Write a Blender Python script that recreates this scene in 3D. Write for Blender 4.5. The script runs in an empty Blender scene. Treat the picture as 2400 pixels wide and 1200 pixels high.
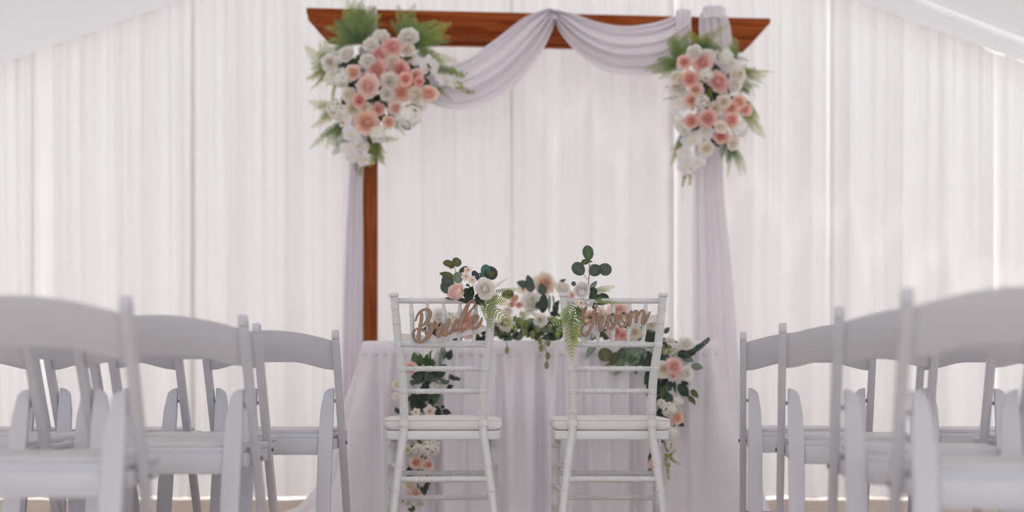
import bpy, bmesh, math, random
from mathutils import Vector, Matrix, Quaternion, noise
R = math.radians
random.seed(7)
scene = bpy.context.scene
col = scene.collection

# ------------------------------------------------------------------ camera, sky, sun, exposure
F = 2400 * 50.0 / 36.0          # focal length in photo pixels
H = 0.605                       # camera height
HOR = 902.0                     # horizon row in the photo
cam_d = bpy.data.cameras.new('camera')
cam = bpy.data.objects.new('camera', cam_d)
col.objects.link(cam)
cam.location = (0, 0, H)
cam.rotation_euler = (R(90), 0, 0)
cam_d.lens = 50
cam_d.sensor_width = 36
cam_d.shift_y = (HOR - 600) / 2400
cam_d.clip_start = 0.05
cam_d.dof.use_dof = True
cam_d.dof.focus_distance = 4.82
cam_d.dof.aperture_fstop = 1.35
scene.camera = cam

world = bpy.data.worlds.new('sky')
scene.world = world
world.use_nodes = True
bg = world.node_tree.nodes['Background']
bg.inputs[0].default_value = (0.90, 0.95, 1.0, 1)
bg.inputs[1].default_value = 2.0

sun_d = bpy.data.lights.new('sun', 'SUN')
sun = bpy.data.objects.new('sun', sun_d)
col.objects.link(sun)
sun_d.energy = 1.2
sun_d.color = (1.0, 0.95, 0.88)
sun_d.angle = R(2)
sun.location = (-4, -8, 16)
sun.rotation_euler = (R(13), 0, R(-14))     # near noon, over the tent roof

scene.view_settings.view_transform = 'Standard'
scene.view_settings.look = 'None'
scene.view_settings.gamma = 1
scene.view_settings.use_curve_mapping = False
scene.view_settings.exposure = 1.36
scene.cycles.max_bounces = 20
scene.cycles.diffuse_bounces = 12
scene.cycles.transmission_bounces = 12


def P(px, py, d):
    """photo pixel + distance -> world point"""
    return Vector(((px - 1200) * d / F, d, H - (py - HOR) * d / F))


# ------------------------------------------------------------------ materials
def srgb(r, g, b):
    def c(v):
        v /= 255.0
        return v / 12.92 if v <= 0.04045 else ((v + 0.055) / 1.055) ** 2.4
    return (c(r), c(g), c(b), 1)


def base_mat(name):
    m = bpy.data.materials.new(name)
    m.use_nodes = True
    nt = m.node_tree
    return m, nt, nt.nodes['Principled BSDF'], nt.nodes['Material Output']


def mat_plain(name, c, rough=0.4, var=0.04, scale=6.0, bump=0.0, spec=0.5):
    m, nt, b, out = base_mat(name)
    tc = nt.nodes.new('ShaderNodeTexCoord')
    n = nt.nodes.new('ShaderNodeTexNoise')
    n.inputs['Scale'].default_value = scale
    n.inputs['Detail'].default_value = 4
    nt.links.new(tc.outputs['Object'], n.inputs['Vector'])
    mix = nt.nodes.new('ShaderNodeMix')
    mix.data_type = 'RGBA'
    mix.inputs[6].default_value = tuple(v * (1 - var) for v in c[:3]) + (1,)
    mix.inputs[7].default_value = tuple(min(1, v * (1 + var)) for v in c[:3]) + (1,)
    nt.links.new(n.outputs['Fac'], mix.inputs[0])
    nt.links.new(mix.outputs[2], b.inputs['Base Color'])
    b.inputs['Roughness'].default_value = rough
    b.inputs['Specular IOR Level'].default_value = spec
    if bump:
        bp = nt.nodes.new('ShaderNodeBump')
        bp.inputs['Strength'].default_value = bump
        bp.inputs['Distance'].default_value = 0.002
        nt.links.new(n.outputs['Fac'], bp.inputs['Height'])
        nt.links.new(bp.outputs[0], b.inputs['Normal'])
    return m


def mat_thin(name, c, trans=0.35, ctrans=None, var=0.03, scale=30.0, c2=None, weave=False):
    """diffuse + translucent sheet: cloth, petals, leaves.  c2 = pigment at the far end of attribute 't'"""
    m, nt, b, out = base_mat(name)
    nt.nodes.remove(b)
    tc = nt.nodes.new('ShaderNodeTexCoord')
    n = nt.nodes.new('ShaderNodeTexNoise')
    n.inputs['Scale'].default_value = scale
    n.inputs['Detail'].default_value = 3
    nt.links.new(tc.outputs['Object'], n.inputs['Vector'])
    mix = nt.nodes.new('ShaderNodeMix')
    mix.data_type = 'RGBA'
    mix.blend_type = 'MULTIPLY'
    mix.inputs[0].default_value = 1
    ramp = nt.nodes.new('ShaderNodeMapRange')
    ramp.inputs[3].default_value = 1 - 2 * var
    ramp.inputs[4].default_value = 1.0
    nt.links.new(n.outputs['Fac'], ramp.inputs[0])
    if c2 is not None:
        at = nt.nodes.new('ShaderNodeAttribute')
        at.attribute_name = 't'
        cm = nt.nodes.new('ShaderNodeMix')
        cm.data_type = 'RGBA'
        cm.inputs[6].default_value = c
        cm.inputs[7].default_value = c2
        nt.links.new(at.outputs['Fac'], cm.inputs[0])
        nt.links.new(cm.outputs[2], mix.inputs[6])
    else:
        mix.inputs[6].default_value = c
    nt.links.new(ramp.outputs[0], mix.inputs[7])
    d = nt.nodes.new('ShaderNodeBsdfDiffuse')
    t = nt.nodes.new('ShaderNodeBsdfTranslucent')
    nt.links.new(mix.outputs[2], d.inputs[0])
    if ctrans is None:
        nt.links.new(mix.outputs[2], t.inputs[0])
    else:
        t.inputs[0].default_value = ctrans
    ms = nt.nodes.new('ShaderNodeMixShader')
    ms.inputs[0].default_value = trans
    nt.links.new(d.outputs[0], ms.inputs[1])
    nt.links.new(t.outputs[0], ms.inputs[2])
    nt.links.new(ms.outputs[0], out.inputs['Surface'])
    return m


def mat_leaf(name, c, c2, trans=0.2, rough=0.5):
    m, nt, b, out = base_mat(name)
    tc = nt.nodes.new('ShaderNodeTexCoord')
    n = nt.nodes.new('ShaderNodeTexNoise')
    n.inputs['Scale'].default_value = 4.0
    nt.links.new(tc.outputs['Object'], n.inputs['Vector'])
    at = nt.nodes.new('ShaderNodeAttribute')
    at.attribute_name = 't'
    ad = nt.nodes.new('ShaderNodeMath')
    ad.operation = 'MULTIPLY_ADD'
    ad.inputs[1].default_value = 0.5
    nt.links.new(n.outputs['Fac'], ad.inputs[0])
    sub = nt.nodes.new('ShaderNodeMath')
    sub.operation = 'SUBTRACT'
    sub.inputs[1].default_value = 0.25
    nt.links.new(at.outputs['Fac'], sub.inputs[0])
    nt.links.new(sub.outputs[0], ad.inputs[2])
    ad.use_clamp = True
    cm = nt.nodes.new('ShaderNodeMix')
    cm.data_type = 'RGBA'
    cm.inputs[6].default_value = c
    cm.inputs[7].default_value = c2
    nt.links.new(ad.outputs[0], cm.inputs[0])
    nt.links.new(cm.outputs[2], b.inputs['Base Color'])
    b.inputs['Roughness'].default_value = rough
    t = nt.nodes.new('ShaderNodeBsdfTranslucent')
    nt.links.new(cm.outputs[2], t.inputs[0])
    ms = nt.nodes.new('ShaderNodeMixShader')
    ms.inputs[0].default_value = trans
    nt.links.new(b.outputs[0], ms.inputs[1])
    nt.links.new(t.outputs[0], ms.inputs[2])
    nt.links.new(ms.outputs[0], out.inputs['Surface'])
    return m


def mat_wood(name, ca, cb, axis_scale=(2, 30, 30), rough=0.5):
    m, nt, b, out = base_mat(name)
    tc = nt.nodes.new('ShaderNodeTexCoord')
    mp = nt.nodes.new('ShaderNodeMapping')
    mp.inputs['Scale'].default_value = axis_scale
    nt.links.new(tc.outputs['Object'], mp.inputs['Vector'])
    n = nt.nodes.new('ShaderNodeTexNoise')
    n.inputs['Scale'].default_value = 1.0
    n.inputs['Detail'].default_value = 6
    n.inputs['Distortion'].default_value = 1.2
    nt.links.new(mp.outputs[0], n.inputs['Vector'])
    cr = nt.nodes.new('ShaderNodeValToRGB')
    cr.color_ramp.elements[0].position = 0.32
    cr.color_ramp.elements[0].color = ca
    cr.color_ramp.elements[1].position = 0.68
    cr.color_ramp.elements[1].color = cb
    nt.links.new(n.outputs['Fac'], cr.inputs[0])
    # knots
    v = nt.nodes.new('ShaderNodeTexVoronoi')
    v.inputs['Scale'].default_value = 1.0
    mp2 = nt.nodes.new('ShaderNodeMapping')
    mp2.inputs['Scale'].default_value = tuple(0.16 * s if s > 5 else 1.6 * s for s in axis_scale)
    nt.links.new(tc.outputs['Object'], mp2.inputs['Vector'])
    nt.links.new(mp2.outputs[0], v.inputs['Vector'])
    mr = nt.nodes.new('ShaderNodeMapRange')
    mr.inputs[1].default_value = 0.04
    mr.inputs[2].default_value = 0.16
    mr.inputs[3].default_value = 0.45
    mr.inputs[4].default_value = 1.0
    nt.links.new(v.outputs['Distance'], mr.inputs[0])
    mx = nt.nodes.new('ShaderNodeMix')
    mx.data_type = 'RGBA'
    mx.blend_type = 'MULTIPLY'
    mx.inputs[0].default_value = 1
    nt.links.new(cr.outputs[0], mx.inputs[6])
    nt.links.new(mr.outputs[0], mx.inputs[7])
    nt.links.new(mx.outputs[2], b.inputs['Base Color'])
    b.inputs['Roughness'].default_value = rough
    b.inputs['Specular IOR Level'].default_value = 0.15
    return m


M = {}
M['drape'] = mat_thin('white_sheer_drape', (0.84, 0.83, 0.83, 1), 0.088, var=0.02, scale=2.0)
M['ceil'] = mat_thin('white_ceiling_liner', (0.83, 0.83, 0.845, 1), 0.048, var=0.02, scale=2.0)
M['swag'] = mat_thin('lavender_white_chiffon', (0.91, 0.88, 0.92, 1), 0.22, var=0.02, scale=5.0)
M['skirt'] = mat_thin('lavender_white_table_skirt', (0.90, 0.88, 0.92, 1), 0.15, var=0.02, scale=5.0)
M['ribbon'] = mat_thin('white_sheer_ribbon', (0.90, 0.87, 0.86, 1), 0.20)
M['resin'] = mat_plain('grey_white_folding_resin', srgb(203, 205, 213), 0.42, 0.03, 8)
M['pad'] = mat_plain('white_vinyl_pad', srgb(200, 200, 203), 0.45, 0.03, 8)
M['metal'] = mat_plain('dull_steel_pin', srgb(120, 120, 126), 0.35, 0.05, 20)
M['metal'].node_tree.nodes['Principled BSDF'].inputs['Metallic'].default_value = 0.8
M['chiavari'] = mat_plain('white_chiavari_resin', srgb(219, 221, 223), 0.32, 0.02, 12)
M['cushion'] = mat_plain('warm_white_cushion_cloth', srgb(230, 227, 227), 0.85, 0.03, 60, bump=0.2, spec=0.1)
M['cedar'] = mat_wood('stained_cedar', srgb(116, 46, 14), srgb(172, 92, 44), (2.2, 26, 26), 0.75)
M['cedar_v'] = mat_wood('stained_cedar_upright', srgb(110, 50, 20), srgb(160, 86, 44), (26, 26, 2.2), 0.75)
M['sign'] = mat_plain('cut_wood_sign', srgb(162, 131, 109), 0.7, 0.08, 40)
M['sign_edge'] = mat_plain('scorched_wood_edge', srgb(84, 52, 42), 0.7, 0.1, 40)
M['floor'] = mat_plain('tan_concrete', srgb(190, 174, 160), 0.8, 0.10, 3.0)
M['tabletop'] = mat_plain('grey_plastic_tabletop', srgb(200, 198, 194), 0.5)

M['rose_white'] = mat_thin('white_petals', srgb(248, 243, 233), 0.38, c2=srgb(247, 245, 242))
M['rose_cream'] = mat_thin('cream_petals', srgb(249, 243, 228), 0.38, c2=srgb(249, 245, 237))
M['rose_blush'] = mat_thin('blush_petals', srgb(250, 218, 205), 0.38, c2=srgb(252, 236, 229))
M['rose_pink'] = mat_thin('pink_petals', srgb(249, 202, 192), 0.38, c2=srgb(252, 227, 221))
M['rose_peach'] = mat_thin('peach_petals', srgb(250, 210, 184), 0.38, c2=srgb(252, 232, 220))
M['rose_coral'] = mat_thin('coral_petals', srgb(247, 196, 184), 0.38, c2=srgb(251, 219, 210))
M['peony_cream'] = mat_thin('peach_hearted_cream_petals', srgb(248, 198, 176), 0.25, c2=srgb(248, 240, 225))
M['orchid'] = mat_thin('white_orchid_petals', srgb(246, 238, 218), 0.3, c2=srgb(248, 248, 252))
M['hydrangea'] = mat_thin('white_hydrangea_petals', srgb(240, 236, 214), 0.3, c2=srgb(248, 247, 242))
M['ranunculus'] = mat_thin('pure_white_petals', srgb(248, 247, 245), 0.15, c2=srgb(250, 249, 249))
M['blossom'] = mat_thin('ivory_blossom_petals', srgb(246, 228, 204), 0.3, c2=srgb(249, 241, 232))
M['stamen'] = mat_plain('orange_flower_heart', srgb(196, 96, 52), 0.7, 0.15, 200)
M['yellowheart'] = mat_plain('yellow_flower_heart', srgb(206, 170, 60), 0.7, 0.15, 200)
M['fern'] = mat_leaf('fern_green', srgb(88, 118, 76), srgb(178, 198, 110), 0.3)
M['fern_dark'] = mat_leaf('fern_deep_green', srgb(78, 106, 76), srgb(136, 162, 100), 0.25)
M['fern_lime'] = mat_leaf('fern_lime', srgb(92, 124, 62), srgb(206, 210, 108), 0.35)
M['fern_brown'] = mat_leaf('fern_olive_tip', srgb(110, 112, 60), srgb(96, 74, 66), 0.2)
M['leaf_dark'] = mat_leaf('dark_green_leaf', srgb(34, 50, 40), srgb(62, 82, 60), 0.12)
M['leaf_blue'] = mat_leaf('blue_green_eucalyptus_leaf', srgb(54, 70, 66), srgb(88, 106, 96), 0.12)
M['leaf_green'] = mat_leaf('mid_green_leaf', srgb(58, 84, 52), srgb(98, 124, 76), 0.2)
M['leaf_sage'] = mat_leaf('sage_leaf', srgb(104, 124, 106), srgb(150, 166, 144), 0.2)
M['leaf_olive'] = mat_leaf('olive_leaf', srgb(70, 76, 44), srgb(112, 118, 70), 0.2)
M['leaf_purple'] = mat_leaf('dusky_purple_leaf', srgb(44, 40, 52), srgb(68, 70, 76), 0.1)
M['leaf_teal'] = mat_leaf('teal_leaf', srgb(48, 92, 86), srgb(86, 128, 112), 0.2)
M['bud'] = mat_leaf('yellow_green_bud', srgb(128, 146, 66), srgb(190, 196, 120), 0.3)
M['hop'] = mat_leaf('pale_hop_cone', srgb(118, 128, 78), srgb(176, 182, 128), 0.3)
M['stem'] = mat_plain('brown_green_stem', srgb(122, 96, 72), 0.7, 0.1, 50)
M['stem_green'] = mat_plain('green_stem', srgb(70, 92, 52), 0.7, 0.1, 50)


# ------------------------------------------------------------------ helpers
def me_from(name, verts, faces, mats, smooth=True, t=None, mat_idx=None):
    me = bpy.data.meshes.new(name)
    me.from_pydata([tuple(v) for v in verts], [], faces)
    for m in (mats if isinstance(mats, (list, tuple)) else [mats]):
        me.materials.append(m)
    if smooth:
        me.polygons.foreach_set('use_smooth', [True] * len(me.polygons))
    if mat_idx is not None:
        me.polygons.foreach_set('material_index', mat_idx)
    if t is not None:
        a = me.attributes.new('t', 'FLOAT', 'POINT')
        a.data.foreach_set('value', t)
    me.update()
    return me


def link(name, me, parent=None, loc=None, quat=None, scale=None):
    o = bpy.data.objects.new(name, me)
    col.objects.link(o)
    if parent is not None:
        o.parent = parent
    if loc is not None:
        o.location = loc
    if quat is not None:
        o.rotation_mode = 'QUATERNION'
        o.rotation_quaternion = quat
    if scale is not None:
        o.scale = scale if not isinstance(scale, (int, float)) else (scale,) * 3
    return o


def thing(name, label, cat, loc=(0, 0, 0), rz=0.0, group=None):
    o = bpy.data.objects.new(name, None)
    o.empty_display_size = 0.05
    col.objects.link(o)
    o.location = loc
    o.rotation_euler = (0, 0, rz)
    o['label'] = label
    o['category'] = cat
    if group:
        o['group'] = group
    return o


def tag(o, label, cat, group=None):
    o['label'] = label
    o['category'] = cat
    if group:
        o['group'] = group
    return o


def crom(pts, n):
    """Catmull-Rom through tuples of any dimension, n samples per span"""
    pts = [tuple(p) for p in pts]
    out = []
    k = len(pts)
    for i in range(k - 1):
        p0 = pts[max(i - 1, 0)]; p1 = pts[i]; p2 = pts[i + 1]; p3 = pts[min(i + 2, k - 1)]
        for j in range(n):
            s = j / n
            out.append(tuple(0.5 * (2 * b + (c - a) * s + (2 * a - 5 * b + 4 * c - d) * s * s + (3 * b - a - 3 * c + d) * s ** 3)
                             for a, b, c, d in zip(p0, p1, p2, p3)))
    out.append(pts[-1])
    return out


def tube(path, radii, seg=10, cap=True):
    """verts, faces of a round tube along a path"""
    V = []; Fc = []
    path = [Vector(p) for p in path]
    n = len(path)
    if isinstance(radii, (int, float)):
        radii = [radii] * n
    tprev = (path[1] - path[0]).normalized()
    up = Vector((0, 0, 1)) if abs(tprev.z) < 0.9 else Vector((1, 0, 0))
    nx = tprev.cross(up).normalized()
    for i in range(n):
        t = (path[min(i + 1, n - 1)] - path[max(i - 1, 0)])
        if t.length > 1e-9:
            t.normalize()
        else:
            t = tprev
        nx = (nx - t * nx.dot(t)).normalized()
        ny = t.cross(nx)
        for k in range(seg):
            a = 2 * math.pi * k / seg
            V.append(path[i] + (nx * math.cos(a) + ny * math.sin(a)) * radii[i])
        tprev = t
    for i in range(n - 1):
        for k in range(seg):
            a = i * seg + k; b = i * seg + (k + 1) % seg
            Fc.append((a, b, b + seg, a + seg))
    if cap:
        Fc.append(tuple(reversed(range(seg))))
        Fc.append(tuple(range((n - 1) * seg, n * seg)))
    return V, Fc


def join(parts):
    V = []; Fc = []
    for v, f in parts:
        o = len(V)
        V += list(v)
        Fc += [tuple(i + o for i in q) for q in f]
    return V, Fc


def box_vf(x0, x1, y0, y1, z0, z1):
    V = [Vector((x, y, z)) for z in (z0, z1) for y in (y0, y1) for x in (x0, x1)]
    Fc = [(0, 2, 3, 1), (4, 5, 7, 6), (0, 1, 5, 4), (2, 6, 7, 3), (0, 4, 6, 2), (1, 3, 7, 5)]
    return V, Fc


def prism(outline, thick_vec):
    """extrude a planar outline (list of Vectors, ccw) by a vector"""
    n = len(outline)
    V = [Vector(p) for p in outline] + [Vector(p) + Vector(thick_vec) for p in outline]
    Fc = [tuple(reversed(range(n))), tuple(range(n, 2 * n))]
    for i in range(n):
        j = (i + 1) % n
        Fc.append((i, j, j + n, i + n))
    return V, Fc


def bevel_me(me, w, seg=2, angle=R(40)):
    bm = bmesh.new()
    bm.from_mesh(me)
    bmesh.ops.recalc_face_normals(bm, faces=bm.faces)
    ed = [e for e in bm.edges if len(e.link_faces) == 2 and e.calc_face_angle(0) > angle]
    bmesh.ops.bevel(bm, geom=ed, offset=w, segments=seg, affect='EDGES', profile=0.6)
    bm.to_mesh(me)
    bm.free()
    me.polygons.foreach_set('use_smooth', [True] * len(me.polygons))
    try:
        me.set_sharp_from_angle(angle=R(35))
    except Exception:
        pass
    me.update()
    return me


def solid(name, vf, mat, parent=None, bev=0.0, seg=2, smooth=False, loc=None):
    me = me_from(name, vf[0], vf[1], mat, smooth)
    bm = bmesh.new(); bm.from_mesh(me)
    bmesh.ops.recalc_face_normals(bm, faces=bm.faces)
    bm.to_mesh(me); bm.free()
    if bev:
        bevel_me(me, bev, seg)
    return link(name, me, parent, loc)


def struct(o):
    o['kind'] = 'structure'
    return o


def grid_faces(nu, nv, wrap=False):
    """faces of a (nu+1) x (nv+1) grid, index = j*(nu+1)+i"""
    return [(j * (nu + 1) + i, j * (nu + 1) + i + 1, (j + 1) * (nu + 1) + i + 1, (j + 1) * (nu + 1) + i)
            for j in range(nv) for i in range(nu)]


# ------------------------------------------------------------------ the tent: floor, drape walls, ceiling
HW = 3.4            # half width of the tent
YB = 7.55           # back drape
YF = -9.0
floor = solid('floor', box_vf(-14, 14, -10, 22, -0.1, 0), M['floor'])
struct(floor)


def roof_z(x):
    return 3.33 - 0.385 * abs(x)


def drape_panel(W, top_fn, seed, nx=110, nz=26, amp=0.035, fan=0.10, lift=0.0):
    """one hanging panel: local x across (-W/2..W/2), y depth, z up"""
    rnd = random.Random(seed)
    fr = [(rnd.uniform(2.0, 3.6), rnd.uniform(0, 6.28), 1.0), (rnd.uniform(5, 8), rnd.uniform(0, 6.28), 0.55),
          (rnd.uniform(11, 15), rnd.uniform(0, 6.28), 0.33), (rnd.uniform(21, 27), rnd.uniform(0, 6.28), 0.20)]
    V = []; ph = rnd.uniform(0, 6.28)
    for j in range(nz + 1):
        v = j / nz
        for i in range(nx + 1):
            u = i / nx
            zt = top_fn((u - 0.5) * W)
            z = lift * (0.4 + 0.6 * math.sin(u * 9 + ph) ** 2) + (zt - lift) * v
            h = z / zt
            y = 0
            for k, (fq, p0, w) in enumerate(fr):
                hi = k / 3.0
                wt = w * ((1 - hi) * (0.45 + 0.75 * (1 - h)) + hi * (0.15 + 1.15 * h * h))
                a = 2 * math.pi * fq * (u + 0.012 * math.sin(3 * h + p0) * (1 - h)) + p0
                s = math.sin(a)
                y += wt * (s if k < 2 else (abs(s) ** 0.7 * (1 if s > 0 else -1)))
            x = (u - 0.5) * W * (1 + fan * (1 - h))
            yy = amp * y * min(1, 0.1 + u / 0.09, 0.1 + (1 - u) / 0.09)
            if h < 0.06:       # cloth breaks on the floor
                yy -= (0.06 - h) / 0.06 * 0.05 * (0.5 + 0.5 * math.sin(u * 14 + ph))
            V.append(Vector((x, yy, z)))
    return V, grid_faces(nx, nz)


def empty_struct(name):
    o = bpy.data.objects.new(name, None)
    col.objects.link(o)
    o['kind'] = 'structure'
    return o


wall_back = empty_struct('wall_back')
pw = 0.86
npan = 8
for i in range(npan):
    xc = -HW + 0.43 + i * (2 * HW - 0.86) / (npan - 1)
    V, Fc = drape_panel(0.8486 + 0.018, lambda x, xc=xc: roof_z(xc + x) + 0.03, 40 + i, lift=0.012, amp=0.034, fan=0.012)
    me = me_from('drape_panel', V, Fc, M['drape'])
    link('drape_panel', me, wall_back, (xc, YB + (0.012 if i % 2 else 0.0), 0))
for side, nm in ((-1, 'wall_left'), (1, 'wall_right')):
    w = empty_struct(nm)
    n = 11
    for i in range(n):
        yc = YF + 0.75 + i * (YB - YF - 1.5) / (n - 1)
        V, Fc = drape_panel(1.62, lambda x: roof_z(HW) + 0.02, 80 + i + (20 if side > 0 else 0), nx=70, nz=10, lift=0.012)
        me = me_from('drape_panel', V, Fc, M['drape'])
        o = link('drape_panel', me, w, (side * (HW + (0.12 if i % 2 else 0.0)), yc, 0))
        o.rotation_euler = (0, 0, R(90))

ceiling = empty_struct('ceiling')


def ceiling_panel(side, y0, y1, seed):
    rnd = random.Random(seed)
    p = [rnd.uniform(0, 6.28) for _ in range(4)]
    nu, nv = 40, 24
    V = []
    for j in range(nv + 1):
        v = j / nv
        for i in range(nu + 1):
            u = i / nu
            x = side * HW * v
            z = roof_z(x) + 0.05 - 0.09 * (y1 - y0) * math.sin(math.pi * v) * math.sin(math.pi * u) ** 0.8
            g = 0.4 + 0.6 * (2 * v - 1) ** 2
            z += g * (0.012 * math.sin(2 * math.pi * 3 * u + p[0]) + 0.008 * math.sin(2 * math.pi * 7 * u + p[1] + 2 * v) + 0.005 * math.sin(2 * math.pi * 12 * u + p[2]))
            V.append(Vector((x, y0 + (y1 - y0) * u, z)))
    return me_from('ceiling_panel', V, grid_faces(nu, nv), M['ceil'])


for side in (-1, 1):
    ys = [YB + 0.16, 7.26 if side > 0 else 6.7] + [6.2 - 1.4 * k for k in range(11)] + [YF]
    for i in range(len(ys) - 1):
        gap = 0.012 if (side > 0 and i == 0) else -0.03
        link('ceiling_panel', ceiling_panel(side, ys[i + 1] + gap, ys[i], 200 + i + (50 if side > 0 else 0)), ceiling)

# ------------------------------------------------------------------ wooden arch
AL = P(718, 18, 6.85)      # top corner of the beam, near (left) end
AR = P(1806, 43, 7.05)
bd = Vector((AR.x - AL.x, AR.y - AL.y, 0))
BL = bd.length
arch_rz = math.atan2(bd.y, bd.x)
ATOP = (AL.z + AR.z) / 2
arch_mid = Vector(((AL.x + AR.x) / 2, (AL.y + AR.y) / 2, 0))
arch = thing('wedding_arch', 'stained brown wooden wedding arch with angled beam ends behind the table', 'arch', arch_mid, arch_rz)
bh = 0.138
hl = BL / 2
outl = [Vector((-hl, 0, ATOP)), Vector((-hl, 0, ATOP - 0.022)), Vector((-hl + 0.105, 0, ATOP - bh)),
        Vector((hl - 0.105, 0, ATOP - bh)), Vector((hl, 0, ATOP - 0.022)), Vector((hl, 0, ATOP))]
solid('beam', prism(outl, (0, 0.04, 0)), M['cedar'], arch, 0.003)
solid('beam', prism([p + Vector((0, 0.113, 0)) for p in outl], (0, 0.04, 0)), M['cedar'], arch, 0.003)
pxl = hl - 0.305
for s in (-1, 1):
    solid('post', box_vf(s * pxl - 0.037, s * pxl + 0.037, 0.041, 0.112, 0.0, ATOP - 0.01), M['cedar_v'], arch, 0.004)
    solid('foot', box_vf(s * pxl - 0.05, s * pxl + 0.05, -0.13, 0.28, 0.0, 0.04), M['cedar_v'], arch, 0.004)

# ------------------------------------------------------------------ chiffon on the arch
drape = thing('arch_drape', 'lavender white chiffon cloth swagged over the wooden arch beam', 'drape', (0.3, 6.9, 0))


def bez_curve(pts, n):
    c = crom(pts, 12)
    L = [0]
    for i in range(1, len(c)):
        L.append(L[-1] + math.hypot(c[i][0] - c[i - 1][0], c[i][1] - c[i - 1][1]))
    out = []
    k = 0
    for j in range(n + 1):
        s = L[-1] * j / n
        while k < len(L) - 2 and L[k + 1] < s:
            k += 1
        f = (s - L[k]) / max(1e-9, L[k + 1] - L[k])
        out.append((c[k][0] + (c[k + 1][0] - c[k][0]) * f, c[k][1] + (c[k + 1][1] - c[k][1]) * f))
    return out


def swag(top, bot, dfun, pleats, seed, amp=0.018, n=60, m=64, bulge=0.06):
    rnd = random.Random(seed)
    a = bez_curve(top, n)
    b = bez_curve(bot, n)
    ph = rnd.uniform(0, 6.28)
    V = []
    for i in range(n + 1):
        s = i / n
        for j in range(m + 1):
            t = j / m
            tt = t + 0.035 * math.sin(2 * math.pi * 2 * t + ph)
            tt = min(1, max(0, tt))
            px = a[i][0] + (b[i][0] - a[i][0]) * tt
            py = a[i][1] + (b[i][1] - a[i][1]) * tt
            w = math.sin(math.pi * min(1, s * 1.1)) ** 0.5
            d = dfun(px) - bulge * math.sin(math.pi * t) * (0.4 + 0.6 * w) - amp * (
                math.sin(2 * math.pi * pleats * (t ** 0.9) + ph) + 0.5 * math.sin(2 * math.pi * pleats * 2.3 * t + 2 * ph + 2 * s))
            V.append(P(px, py, d) - Vector(drape.location))
    return me_from('swag', V, grid_faces(m, n), M['swag'])


def d_arch(px):
    return 6.81 + 0.2 * (px - 718) / 1088.0


link('swag', swag([(1288, 19), (1228, 38), (1150, 95), (1075, 142), (1000, 150), (900, 110)],
                  [(1296, 22), (1298, 62), (1255, 145), (1180, 222), (1085, 258), (1000, 238), (900, 170)], d_arch, 5, 3), drape)
link('swag', swag([(1306, 26), (1345, 30), (1400, 48), (1466, 57), (1540, 47), (1604, 24), (1618, 22)],
                  [(1296, 24), (1312, 75), (1365, 135), (1430, 170), (1510, 177), (1575, 160), (1622, 100)], d_arch, 5, 8), drape)


def over_beam(x0, x1, ytop, ybot, seed):
    """gathered cloth going over the beam top: front drop, over, rear drop (photo pixels for the front)"""
    rnd = random.Random(seed); ph = rnd.uniform(0, 6.28)
    nu, prof = 24, []
    dm = d_arch((x0 + x1) / 2)
    prof = [(ybot, -0.035), ((ytop + ybot) / 2, -0.03), (ytop + 12, -0.022), (ytop + 3, 0.0), (ytop, 0.05), (ytop, 0.12), (ytop + 4, 0.19), (ytop + 20, 0.215), (ytop + 42, 0.22)]
    V = []
    for k, (yy, dy) in enumerate(prof):
        for i in range(nu + 1):
            u = i / nu
            V.append(P(x0 + (x1 - x0) * u, yy + 5 * (2 * u - 1) ** 2, dm + dy + 0.008 * math.sin(u * 22 + ph)) - Vector(drape.location))
    return me_from('beam_loop', V, grid_faces(nu, len(prof) - 1), M['swag'])


link('beam_loop', over_beam(1268, 1318, 21, 45, 4), drape)
link('beam_loop', over_beam(1584, 1620, 20, 60, 5), drape)
link('beam_loop', over_beam(858, 884, 12, 90, 6), drape)


def tail(rows, d0fun, pleats, seed, amp=0.016):
    """rows: list of (py, xl, xr) photo pixels"""
    rnd = random.Random(seed); ph = rnd.uniform(0, 6.28)
    c = crom(rows, 8)
    nu = 60
    V = []
    for (py, xl, xr) in c:
        for i in range(nu + 1):
            u = i / nu
            px = xl + (xr - xl) * (u + 0.02 * math.sin(2 * math.pi * 3 * u + ph))
            d = d0fun(px) - amp * (math.sin(2 * math.pi * pleats * u + ph) + 0.5 * math.sin(2 * math.pi * pleats * 2.2 * u + py * 0.004))
            p = P(px, py, d)
            if p.z < 0.012:
                p.z = 0.012
            V.append(p - Vector(drape.location))
    return me_from('tail', V, grid_faces(nu, len(c) - 1), M['swag'])


link('tail', tail([(13, 1652, 1690), (40, 1638, 1704), (80, 1637, 1713), (160, 1640, 1718), (300, 1628, 1700), (420, 1624, 1694), (620, 1622, 1712), (820, 1622, 1728), (1000, 1628, 1748), (1150, 1630, 1768), (1186, 1628, 1775)],
                  lambda x: d_arch(x), 4, 21, 0.011), drape)
link('beam_loop', over_beam(1646, 1700, 13, 40, 9), drape)
link('tail', tail([(110, 842, 880), (260, 826, 872), (400, 817, 852), (600, 806, 852), (820, 801, 851), (1000, 799, 853), (1150, 794, 855), (1186, 786, 858)],
                  lambda x: d_arch(x), 4, 22), drape)

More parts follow.
